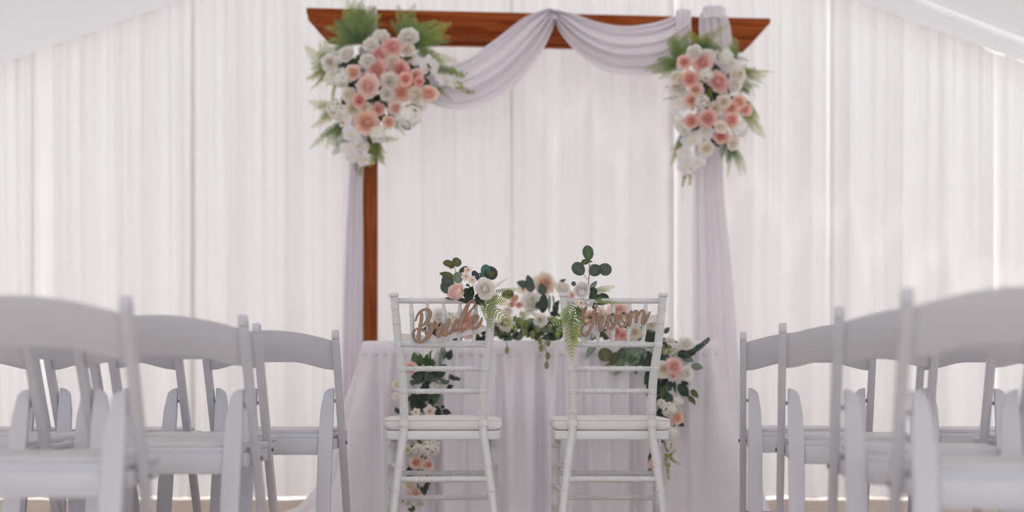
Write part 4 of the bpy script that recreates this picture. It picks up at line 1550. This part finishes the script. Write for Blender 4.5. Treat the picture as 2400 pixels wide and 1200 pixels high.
# ---- posy on the Bride chair
Z = unzoom(1020, 590, 1 / 8.57); K = 1 / 8.57
A = Arr('chair_posy', 'small posy of a blush rosebud and white dahlia on the Bride chair\'s top rail', P(1115, 705, 4.80), 4.815, 1110, 680, 90, 60, 0.04, 'posies on the couple\'s chairs', 13)
A.bloom('bud_blush', *Z(415, 800), 205 * K, -0.02, (-0.35, -0.75, 0.55))
A.bloom('rose_big', *Z(1030, 735), 248 * K, -0.015, (0.42, -0.85, 0.12))
A.bloom('blossom', *Z(620, 500), 110 * K, 0.0, (0.0, -1, 0.1))
A.bloom('blossom', *Z(745, 570), 105 * K, 0.0, (0.3, -1, 0.0))
A.bloom('blossom', *Z(655, 375), 100 * K, 0.01, (-0.1, -1, 0.6))
D_ = 4.82
for key, a, b, w, tw in [
    ('round_olive', (395, 275), (172, 190), 0.95, (0.2, -0.8, 0.6)), ('round_olive', (380, 285), (480, 140), 1.25, (0.3, -0.9, 0.5)), ('oval_olive', (380, 270), (285, 325), 1.2, (0, -1, 0)), ('oval_olive', (365, 500), (80, 440), 1.0, (0.1, -1, 0.2)),
    ('round_blue', (370, 600), (130, 560), 1.1, (-0.2, -1, 0.2)), ('round_blue', (300, 560), (200, 830), 1.2, (-0.3, -1, 0.1)), ('round_sage', (440, 640), (470, 410), 1.1, (0.1, -1, 0.1)),
    ('round_purple', (760, 380), (860, 560), 0.8, (0.1, -1, 0.3)), ('round_dark', (480, 400), (650, 310), 0.7, (0, -1, 0.3)), ('round_teal', (960, 460), (1050, 265), 0.95, (-0.1, -1, 0.1)),
    ('round_purple', (1060, 300), (1180, 545), 1.15, (0.1, -1, 0.2)), ('oval_teal', (1010, 500), (865, 435), 1.1, (0, -1, 0.3)), ('oval_teal', (880, 540), (960, 480), 1.1, (0, -1, 0)),
    ('oval_dark', (650, 1010), (740, 690), 1.1, (0.2, -1, 0)), ('oval_dark', (620, 720), (640, 980), 1.2, (-0.2, -1, 0)), ('oval_dark', (600, 960), (430, 970), 1.0, (0, -1, 0.5)),
    ('lance_purple', (430, 940), (200, 945), 1.1, (0, -0.8, 0.5)), ('oval_dark', (780, 900), (980, 880), 1.1, (0, -1, 0.4)), ('oval_dark', (800, 940), (950, 1060), 1.2, (0, -1, 0.2)),
    ('oval_green', (850, 820), (960, 950), 1.2, (0, -1, 0.2)), ('oval_green', (690, 700), (740, 860), 1.0, (0, -1, 0)), ('oval_green', (620, 650), (700, 700), 1.2, (0, -1, 0.2)),
    ('oval_olive', (1330, 880), (1570, 820), 1.0, (0.1, -1, 0.1)), ('oval_dark', (930, 960), (990, 1080), 1.0, (0, -1, 0.1)), ('lance_dark', (900, 1000), (1000, 1080), 1.2, (0, -1, 0.1)), ('oval_dark', (700, 980), (560, 1010), 1.0, (0, -1, 0.2))]:
    A.leaf(key, Z(*a), Z(*b), w, D_, D_ - 0.008, tw)
A.stem([P(*Z(380, 285), 4.815), P(*Z(405, 350), 4.817), P(*Z(420, 420), 4.82), P(*Z(560, 700), 4.825)], 0.0010)
A.stem([P(*Z(740, 600), 4.815), P(*Z(760, 700), 4.82), P(*Z(790, 860), 4.825)], 0.0009)
for x, y in ((1090, 400), (1060, 430), (1120, 430), (1090, 460), (1140, 470), (1110, 490), (1160, 440)):
    link('berry_bud', BUDM, A.root, P(*Z(x, y), 4.80) - A.base, Quaternion((0, 1, 0), A.r.uniform(-1, 1)), (0.0025, 0.0025, 0.0045))
A.fern('B', Z(1190, 720), Z(1440, 510), d0=4.80, d1=4.80)
A.fern('L', Z(1180, 800), Z(1690, 755), d0=4.80, d1=4.79, wid=0.8, idx=1)
A.fern('B', Z(1220, 790), Z(1680, 750), d0=4.79, d1=4.785, wid=0.8)
A.fern('L', Z(1000, 945), Z(1560, 985), d0=4.79, d1=4.78, idx=1)
Y = unzoom(900, 560, 0.28333)
A.fern('L', Y(810, 530), Y(1120, 690), d0=4.79, d1=4.77, idx=0)
A.fern('D', Y(800, 510), Y(905, 745), d0=4.795, d1=4.78, idx=0, wid=0.8)
A.fern('D', Y(790, 505), Y(870, 640), d0=4.795, d1=4.78, idx=1, wid=0.9)
A.fern('L', Y(830, 500), Y(1040, 520), d0=4.79, d1=4.78, idx=0)

# ---- posy on the Groom chair
Z = unzoom(1290, 570, 1 / 6.316); K = 1 / 6.316
A = Arr('chair_posy', 'small posy of a white ranunculus and upright eucalyptus on the Groom chair', P(1365, 712, 4.80), 4.815, 1365, 690, 80, 60, 0.035, 'posies on the couple\'s chairs', 14)
A.bloom('ran_white', *Z(460, 695), 132 * K, -0.015, (-0.05, -1, 0.12))
A.bloom('bud_white', *Z(567, 885), 80 * K, -0.035, (0.05, -0.75, -0.65))
A.bloom('blossom', *Z(450, 890), 70 * K, -0.01, (-0.1, -1, 0.1))
A.bloom('blossom', *Z(400, 880), 50 * K, 0.0, (-0.3, -1, 0.3))
for key, a, b, w, tw in [
    ('round_green', (575, 250), (545, 35), 0.92, (0.1, -1, 0.1)), ('round_olive', (575, 250), (460, 290), 1.0, (0, -0.8, 0.6)), ('lance_purple', (570, 250), (625, 290), 1.2, (0, -1, 0.2)),
    ('round_blue', (490, 460), (345, 300), 0.98, (0.1, -1, 0.1)), ('round_blue', (575, 450), (740, 350), 1.15, (-0.1, -1, 0.2)), ('round_blue', (730, 330), (890, 440), 1.1, (0.2, -1, 0.1)),
    ('oval_sage', (590, 680), (690, 555), 0.95, (0.2, -1, 0.2)), ('round_blue', (375, 620), (320, 580), 1.1, (0, -1, 0.2)), ('round_dark', (580, 770), (670, 670), 1.1, (0, -1, 0)),
    ('round_dark', (660, 860), (865, 800), 1.0, (0.1, -1, 0.1)), ('round_dark', (600, 830), (700, 760), 1.1, (0, -1, 0.1)), ('oval_dark', (520, 850), (430, 850), 1.2, (0, -1, 0.2)), ('oval_dark', (640, 800), (560, 790), 1.3, (0, -1, 0.2)),
    ('oval_dark', (620, 780), (630, 940), 1.3, (0.2, -1, 0.2)), ('oval_green', (620, 930), (660, 970), 1.2, (0, -1, 0)), ('oval_olive', (560, 1110), (620, 1090), 1.2, (0, -1, 0)), ('oval_green', (380, 960), (470, 1050), 1.1, (0, -1, 0.1)), ('lance_green', (400, 960), (440, 1110), 1.2, (0, -1, 0))]:
    A.leaf(key, Z(*a), Z(*b), w, D_, D_ - 0.008, tw)
A.stem([P(*Z(565, 720), 4.825), P(*Z(565, 560), 4.822), P(*Z(580, 420), 4.82), P(*Z(575, 250), 4.82)], 0.0016)
A.stem([P(*Z(555, 535), 4.822), P(*Z(520, 510), 4.82), P(*Z(490, 455), 4.82)], 0.0009)
A.stem([P(*Z(585, 430), 4.82), P(*Z(600, 320), 4.82), P(*Z(735, 330), 4.82)], 0.0009)
A.fern('l', Z(620, 740), Z(925, 590), d0=4.81, d1=4.80)
A.fern('l', Z(640, 700), Z(880, 640), d0=4.81, d1=4.80)
A.fern('D', Z(640, 800), Z(800, 900), d0=4.80, d1=4.79, wid=0.9)
A.fern('L', Z(700, 880), Z(1015, 840), d0=4.80, d1=4.79, wid=0.7)
A.fern('D', Z(720, 780), Z(750, 950), d0=4.80, d1=4.79, wid=0.7)
Y = unzoom(1160, 560, 0.28333)
A.fern('D', Y(700, 530), Y(500, 735), d0=4.79, d1=4.78, idx=0)
A.fern('D', Y(690, 540), Y(600, 860), d0=4.785, d1=4.775, idx=1)
A.fern('L', Y(650, 640), Y(578, 985), d0=4.78, d1=4.77, idx=1)
A.fern('L', Y(640, 600), Y(690, 850), d0=4.79, d1=4.78, idx=0, wid=0.8)
A.fern('D', Y(600, 600), Y(550, 800), d0=4.785, d1=4.78, idx=0, wid=0.8)

# ---- centrepiece on the table
Z = unzoom(1180, 620, 0.21663); K = 0.21663
A = Arr('table_centrepiece', 'low mound of cream peony, white roses and hop cones in the table\'s middle', P(1255, 795, 5.98), 6.0, 1255, 740, 110, 110, 0.14, 'flowers on the table', 15)
for kind, x, y, r, dd in [('peony_mix', 455, 205, 150, 0), ('rose_white', 305, 400, 122, 0), ('rose_white', 650, 250, 112, 0), ('rose_white', 400, 605, 85, -0.02), ('carnation', 115, 360, 60, 0),
                          ('carnation', 168, 432, 52, 0), ('carnation', 90, 425, 50, 0), ('blossom', 210, 270, 72, 0), ('rose_cream', 20, 630, 100, 0), ('rose_white', 45, 500, 60, 0), ('rose_white', 690, 420, 90, 0.02), ('rose_blush', 730, 330, 60, 0.03)]:
    px, py = Z(x, y)
    A.bloom(kind, px, py, r * K, -0.02 + dd)
for key, a, b, w in [('oval_blue', (270, 230), (135, 190), 1.0), ('oval_blue', (300, 240), (260, 120), 1.1), ('oval_blue', (290, 300), (300, 170), 1.2), ('oval_blue', (435, 330), (400, 195), 1.2),
                     ('round_dark', (430, 430), (350, 450), 1.2), ('round_dark', (440, 320), (430, 510), 0.6), ('oval_dark', (540, 480), (600, 390), 1.1), ('round_dark', (640, 190), (640, 145), 1.0), ('oval_dark', (500, 520), (620, 560), 1.1),
                     ('oval_dark', (560, 420), (570, 560), 1.0), ('round_blue', (0, 350), (100, 300), 0.9), ('lance_sage', (500, 330), (490, 530), 0.6), ('lance_sage', (530, 330), (560, 470), 0.6)]:
    p0, p1 = Z(*a), Z(*b)
    A.leaf(key, p0, p1, w, A.depth(*p0) - 0.04, A.depth(*p1) - 0.05)
for a, b in [((190, 490), (230, 660)), ((170, 520), (300, 560)), ((330, 500), (190, 560)), ((200, 560), (280, 670)), ((470, 560), (560, 600)), ((500, 540), (620, 620)), ((300, 520), (420, 560)), ((100, 560), (200, 620))]:
    A.fern('l', Z(*a), Z(*b), d0=A.depth(*Z(*a)) - 0.03, d1=A.depth(*Z(*b)) - 0.05)
for k in range(120):
    x = A.r.uniform(-70, 720); y = A.r.uniform(600, 815)
    px, py = Z(x, y)
    an = A.r.uniform(0, 6.28); l = A.r.uniform(15, 27)
    dz = 5.90 + A.r.uniform(-0.03, 0.05)
    q = (px + l * math.cos(an), min(798, py + 0.7 * l * math.sin(an)))
    A.leaf(A.r.choice(['oval_sage', 'round_sage', 'oval_olive', 'oval_olive', 'oval_green', 'oval_dark']), (px, py), q, 1.0, dz, dz - 0.015)
for x, y, r in [(310, 760, 46), (370, 700, 42), (500, 685, 40), (395, 825, 42), (482, 845, 42), (410, 905, 44), (480, 990, 42), (467, 1092, 40), (40, 930, 38), (230, 740, 40), (580, 760, 40), (130, 700, 36)]:
    px, py = Z(x, y)
    link('hop_cone', HOP, A.root, P(px, py, 5.80) - A.base, Quaternion((1, 0, 0), A.r.uniform(-0.5, 0.5)), r * K * 5.8 / F * 1.25)
A.stem([P(*Z(460, 760), 5.82), P(*Z(440, 850), 5.805), P(*Z(470, 980), 5.80), P(*Z(468, 1060), 5.80)], 0.0015, 'stem_green')
A.stem([P(*Z(30, 800), 5.83), P(*Z(34, 850), 5.81), P(*Z(40, 910), 5.80)], 0.0012, 'stem_green')

# ---- garland left of the centrepiece (behind the Bride chair)
A = Arr('table_garland', 'row of white and peach roses on the table behind the Bride lettering', P(1090, 795, 5.98), 5.98, 1090, 765, 110, 70, 0.08, 'flowers on the table', 16)
for kind, px, py, r in [('peony_white', 1028, 742, 27), ('rose_white', 1060, 752, 24), ('peony_peach', 1092, 748, 26), ('rose_blush', 1075, 770, 22), ('rose_peach', 1112, 762, 24), ('rose_white', 1040, 775, 20), ('rose_cream', 1176, 770, 26), ('rose_blush', 1098, 780, 18)]:
    A.bloom(kind, px, min(py, 798 - 0.8 * r), r, -0.02)
for k in range(44):
    px = A.r.uniform(1000, 1180); py = A.r.uniform(765, 800)
    an = A.r.uniform(0, 6.28); l = A.r.uniform(16, 28)
    dz = 5.93 + A.r.uniform(-0.03, 0.04)
    A.leaf(A.r.choice(['oval_dark', 'oval_dark', 'oval_green', 'lance_dark', 'oval_olive', 'oval_blue']), (px, py), (px + l * math.cos(an), min(798, py + 0.6 * l * math.sin(an))), 1.0, dz, dz - 0.02)

for k in range(26):
    px = A.r.uniform(1015, 1120); py = A.r.uniform(742, 790)
    an = A.r.uniform(0, 6.28); l = A.r.uniform(18, 30)
    A.leaf(A.r.choice(['oval_dark', 'oval_green', 'oval_sage', 'oval_olive', 'oval_blue']), (px, py), (px + l * math.cos(an), min(797, py + 0.8 * l * math.sin(an))), 1.0, 5.97, 5.955)
for px, py in ((1028, 742), (1092, 748), (1112, 762)):
    A.stem([P(px, py, 5.95), P(px + 2, (py + 798) / 2, 5.965), P(px, 797, 5.97)], 0.002, 'stem_green')

# ---- garland right of the centrepiece (behind the Groom chair)
A = Arr('table_garland', 'row of pink and cream roses with sage leaves behind the Groom lettering', P(1460, 795, 5.98), 5.98, 1450, 760, 120, 80, 0.08, 'flowers on the table', 17)
for kind, px, py, r in [('peony_blush', 1452, 728, 34), ('rose_white', 1490, 745, 26), ('rose_white', 1370, 782, 28), ('rose_pink', 1442, 792, 24), ('rose_cream', 1487, 788, 22), ('rose_white', 1418, 745, 24), ('rose_peach', 1400, 735, 20), ('rose_white', 1530, 760, 22), ('rose_coral', 1460, 795, 16), ('rose_blush', 1380, 740, 20)]:
    A.bloom(kind, px, min(py, 798 - 0.8 * r), r, -0.03)
for k in range(56):
    px = A.r.uniform(1345, 1560); py = A.r.uniform(765, 802)
    an = A.r.uniform(0, 6.28); l = A.r.uniform(16, 30)
    dz = 5.92 + A.r.uniform(-0.03, 0.04)
    A.leaf(A.r.choice(['oval_dark', 'oval_green', 'lance_sage', 'oval_olive', 'oval_blue', 'oval_sage']), (px, py), (px + l * math.cos(an), min(798, py + 0.6 * l * math.sin(an))), 1.0, dz, dz - 0.02)
for k in range(34):
    px = A.r.uniform(1375, 1535); py = A.r.uniform(742, 790)
    an = A.r.uniform(0, 6.28); l = A.r.uniform(18, 30)
    A.leaf(A.r.choice(['oval_dark', 'oval_green', 'oval_sage', 'oval_olive', 'oval_blue']), (px, py), (px + l * math.cos(an), min(797, py + 0.8 * l * math.sin(an))), 1.0, 5.97, 5.955)
for px, py in ((1452, 728), (1490, 745), (1418, 745), (1400, 735), (1380, 740), (1530, 760)):
    A.stem([P(px, py, 5.95), P(px + 2, (py + 798) / 2, 5.965), P(px, 797, 5.97)], 0.002, 'stem_green')
# leaves hanging over the table edge
for key, a, b, w in [('round_olive', (1415, 815), (1422, 846), 1.1), ('oval_olive', (1445, 825), (1432, 856), 1.1), ('oval_sage', (1470, 812), (1445, 862), 1.0), ('oval_sage', (1480, 815), (1500, 838), 1.2), ('oval_green', (1490, 820), (1475, 850), 1.1),
                     ('oval_sage', (1510, 815), (1484, 866), 1.0), ('lance_sage', (1395, 806), (1372, 838), 1.3), ('lance_sage', (1440, 850), (1412, 862), 1.2), ('lance_sage', (1460, 850), (1440, 882), 1.6), ('oval_dark', (1520, 822), (1505, 862), 1.1),
                     ('oval_dark', (1530, 830), (1520, 876), 1.1), ('lance_blue', (1500, 840), (1490, 880), 1.3), ('oval_blue', (1455, 815), (1462, 845), 1.1), ('lance_sage', (1500, 808), (1460, 835), 1.3), ('lance_dark', (1525, 860), (1512, 905), 1.2), ('lance_dark', (1530, 880), (1520, 930), 1.2)]:
    A.leaf(key, a, b, w, 5.80, 5.775)

# ---- cascade at the right end of the table
Z = unzoom(1500, 760, 1 / 3); K = 1 / 3
A = Arr('table_cascade', 'trailing pink peony, white hydrangea and eucalyptus garland down the table\'s right side', P(1560, 840, 5.78), 5.80, 1565, 930, 90, 220, 0.06, 'flowers on the table', 18)
for kind, x, y, r in [('rose_white', 325, 130, 60), ('peony_pink', 245, 290, 76), ('rose_cream', 165, 320, 70), ('rose_white', 325, 345, 66), ('hydrangea', 210, 600, 66), ('rose_peach', 265, 655, 58), ('hydrangea', 215, 775, 72),
                      ('hydrangea', 220, 845, 52), ('rose_pink', 110, 985, 58), ('rose_blush', 235, 360, 40), ('hydrangea', 265, 545, 44), ('rose_white', 215, 110, 40), ('hydrangea', 150, 560, 40), ('rose_blush', 205, 700, 40)]:
    px, py = Z(x, y)
    A.bloom(kind, px, py, r * K, -0.03)
A.sprig('blue', Z(300, 235), Z(478, 105), 5.74, 5.73, 0.7)
A.sprig('dark', Z(290, 240), Z(440, 150), 5.75, 5.74, 0.7)
for a, b in [((200, 220), (190, 110)), ((180, 200), (250, 170)), ((170, 230), (160, 140)), ((220, 230), (270, 190)), ((190, 900), (180, 1000)), ((210, 900), (240, 960)), ((200, 930), (285, 985)), ((200, 960), (205, 1090)), ((180, 940), (250, 880))]:
    A.sprig('bud', Z(*a), Z(*b), 5.74, 5.73)
for key, a, b, w in [('oval_sage', (290, 225), (378, 255), 1.2), ('oval_sage', (360, 290), (445, 310), 1.2), ('oval_dark', (270, 420), (345, 510), 1.2), ('oval_olive', (360, 460), (410, 520), 1.1), ('oval_olive', (345, 500), (385, 570), 1.1), ('oval_dark', (290, 400), (340, 420), 1.2),
                     ('round_dark', (130, 560), (230, 510), 1.2), ('round_dark', (130, 500), (200, 590), 1.2), ('oval_dark', (260, 220), (340, 190), 1.2), ('oval_dark', (220, 400), (200, 470), 1.0), ('lance_dark', (240, 400), (245, 480), 1.0), ('oval_green', (170, 430), (150, 520), 1.1), ('oval_dark', (120, 400), (90, 520), 1.0),
                     ('lance_sage', (200, 400), (180, 480), 1.0), ('oval_dark', (200, 630), (160, 690), 1.1), ('oval_green', (220, 820), (160, 830), 1.0), ('oval_dark', (100, 640), (70, 720), 1.0), ('oval_dark', (90, 900), (70, 980), 1.0), ('oval_green', (100, 1000), (60, 1030), 1.0), ('oval_blue', (60, 80), (30, 30), 1.3), ('round_dark', (70, 120), (40, 60), 1.2), ('round_dark', (100, 150), (110, 60), 1.0),
                     ('lance_sage', (170, 100), (270, 130), 1.0), ('oval_dark', (280, 480), (330, 500), 1.1), ('oval_dark', (150, 640), (130, 730), 1.0)]:
    A.leaf(key, Z(*a), Z(*b), w, 5.77, 5.755)
for k in range(34):
    t = A.r.random()
    x, y = (110 + 90 * t ** 0.5, 120 + 720 * t ** 1.3); x += A.r.uniform(-50, 50)
    an = A.r.uniform(0.3, 2.8); l = A.r.uniform(55, 95)
    A.leaf(A.r.choice(['oval_dark', 'oval_dark', 'lance_dark', 'oval_green', 'oval_blue', 'oval_olive']), Z(x, y), Z(x + l * math.cos(an), y + l * math.sin(an)), 1.0, 5.785, 5.77)
A.stem([P(*Z(150, 150), 5.79), P(*Z(190, 450), 5.795), P(*Z(200, 700), 5.79), P(*Z(190, 960), 5.775)], 0.004, 'stem_green')

# ---- cascade at the left end of the table
Z = unzoom(900, 800, 1 / 3)
A = Arr('table_cascade', 'trailing pink rose and white hydrangea garland hanging behind the Bride chair', P(985, 850, 5.78), 5.80, 985, 1000, 80, 230, 0.06, 'flowers on the table', 19)
for kind, x, y, r in [('rose_pink', 180, 182, 62), ('rose_white', 380, 310, 64), ('blossom', 320, 490, 54), ('rose_cream', 92, 300, 46), ('hydrangea', 85, 390, 40), ('hydrangea', 330, 750, 76), ('hydrangea', 240, 765, 56), ('rose_peach', 225, 855, 56),
                      ('rose_blush', 312, 872, 50), ('rose_cream', 180, 1010, 60), ('rose_peach', 222, 1072, 46), ('rose_white', 255, 1145, 50), ('rose_white', 172, 1140, 40), ('blossom', 225, 500, 40), ('rose_cream', 160, 760, 40), ('rose_blush', 260, 640, 50), ('hydrangea', 200, 640, 50), ('hydrangea', 260, 960, 44)]:
    px, py = Z(x, y)
    A.bloom(kind, px, py, r * K, -0.03)
A.sprig('blue', Z(270, 240), Z(450, 285), 5.74, 5.73, 1.0)
A.sprig('blue', Z(180, 300), Z(260, 250), 5.74, 5.73, 1.2)
A.sprig('dark', Z(450, 240), Z(535, 265), 5.75, 5.74, 1.2)
for a, b in [((220, 760), (190, 700)), ((230, 750), (240, 690)), ((200, 780), (170, 740)), ((280, 720), (250, 680))]:
    A.sprig('bud', Z(*a), Z(*b), 5.74, 5.73)
for key, a, b, w in [('oval_green', (230, 180), (210, 80), 1.1), ('oval_green', (260, 170), (250, 90), 1.2), ('lance_green', (290, 170), (300, 80), 1.4), ('oval_green', (300, 160), (340, 110), 1.2), ('lance_sage', (415, 30), (400, 190), 1.0), ('oval_dark', (450, 130), (470, 60), 1.2), ('oval_dark', (430, 60), (420, 130), 1.0),
                     ('oval_dark', (240, 220), (360, 190), 1.0), ('oval_dark', (200, 260), (300, 200), 1.1), ('lance_dark', (220, 500), (200, 340), 1.4), ('lance_dark', (270, 500), (260, 380), 1.6), ('lance_olive', (230, 480), (280, 280), 1.2), ('oval_green', (330, 270), (380, 240), 1.2), ('oval_green', (310, 440), (400, 370), 1.0),
                     ('oval_dark', (400, 460), (430, 460), 1.3), ('oval_dark', (410, 490), (475, 505), 1.2), ('oval_dark', (350, 460), (410, 500), 1.0), ('oval_blue', (110, 510), (80, 460), 1.3), ('oval_dark', (440, 330), (490, 310), 1.2), ('oval_dark', (290, 280), (290, 380), 1.0), ('oval_dark', (260, 330), (220, 420), 1.0), ('round_dark', (330, 220), (430, 210), 1.0),
                     ('oval_dark', (270, 1010), (290, 1080), 1.2), ('oval_dark', (290, 1000), (310, 1040), 1.2), ('oval_green', (200, 1200), (190, 1150), 1.5), ('oval_dark', (180, 890), (165, 930), 1.2), ('oval_dark', (270, 900), (260, 950), 1.2), ('oval_dark', (150, 1110), (130, 1130), 1.2), ('oval_olive', (270, 820), (250, 780), 1.2),
                     ('oval_dark', (340, 340), (300, 420), 1.1), ('lance_dark', (320, 500), (340, 400), 1.3), ('oval_dark', (380, 200), (440, 160), 1.1), ('oval_dark', (240, 560), (300, 620), 1.0), ('oval_dark', (200, 580), (170, 640), 1.0)]:
    A.leaf(key, Z(*a), Z(*b), w, 5.77, 5.755)
for k in range(44):
    t = A.r.random()
    x, y = (320 - 100 * t, 110 + 900 * t ** 1.6); x += A.r.uniform(-75, 75)
    an = A.r.uniform(0.3, 2.8); l = A.r.uniform(55, 95)
    A.leaf(A.r.choice(['oval_dark', 'oval_dark', 'lance_dark', 'oval_green', 'oval_blue', 'oval_olive']), Z(x, y), Z(x + l * math.cos(an), y + l * math.sin(an)), 1.0, 5.785, 5.77)
A.stem([P(*Z(330, 60), 5.80), P(*Z(290, 350), 5.79), P(*Z(260, 700), 5.785), P(*Z(225, 1120), 5.765)], 0.004, 'stem_green')
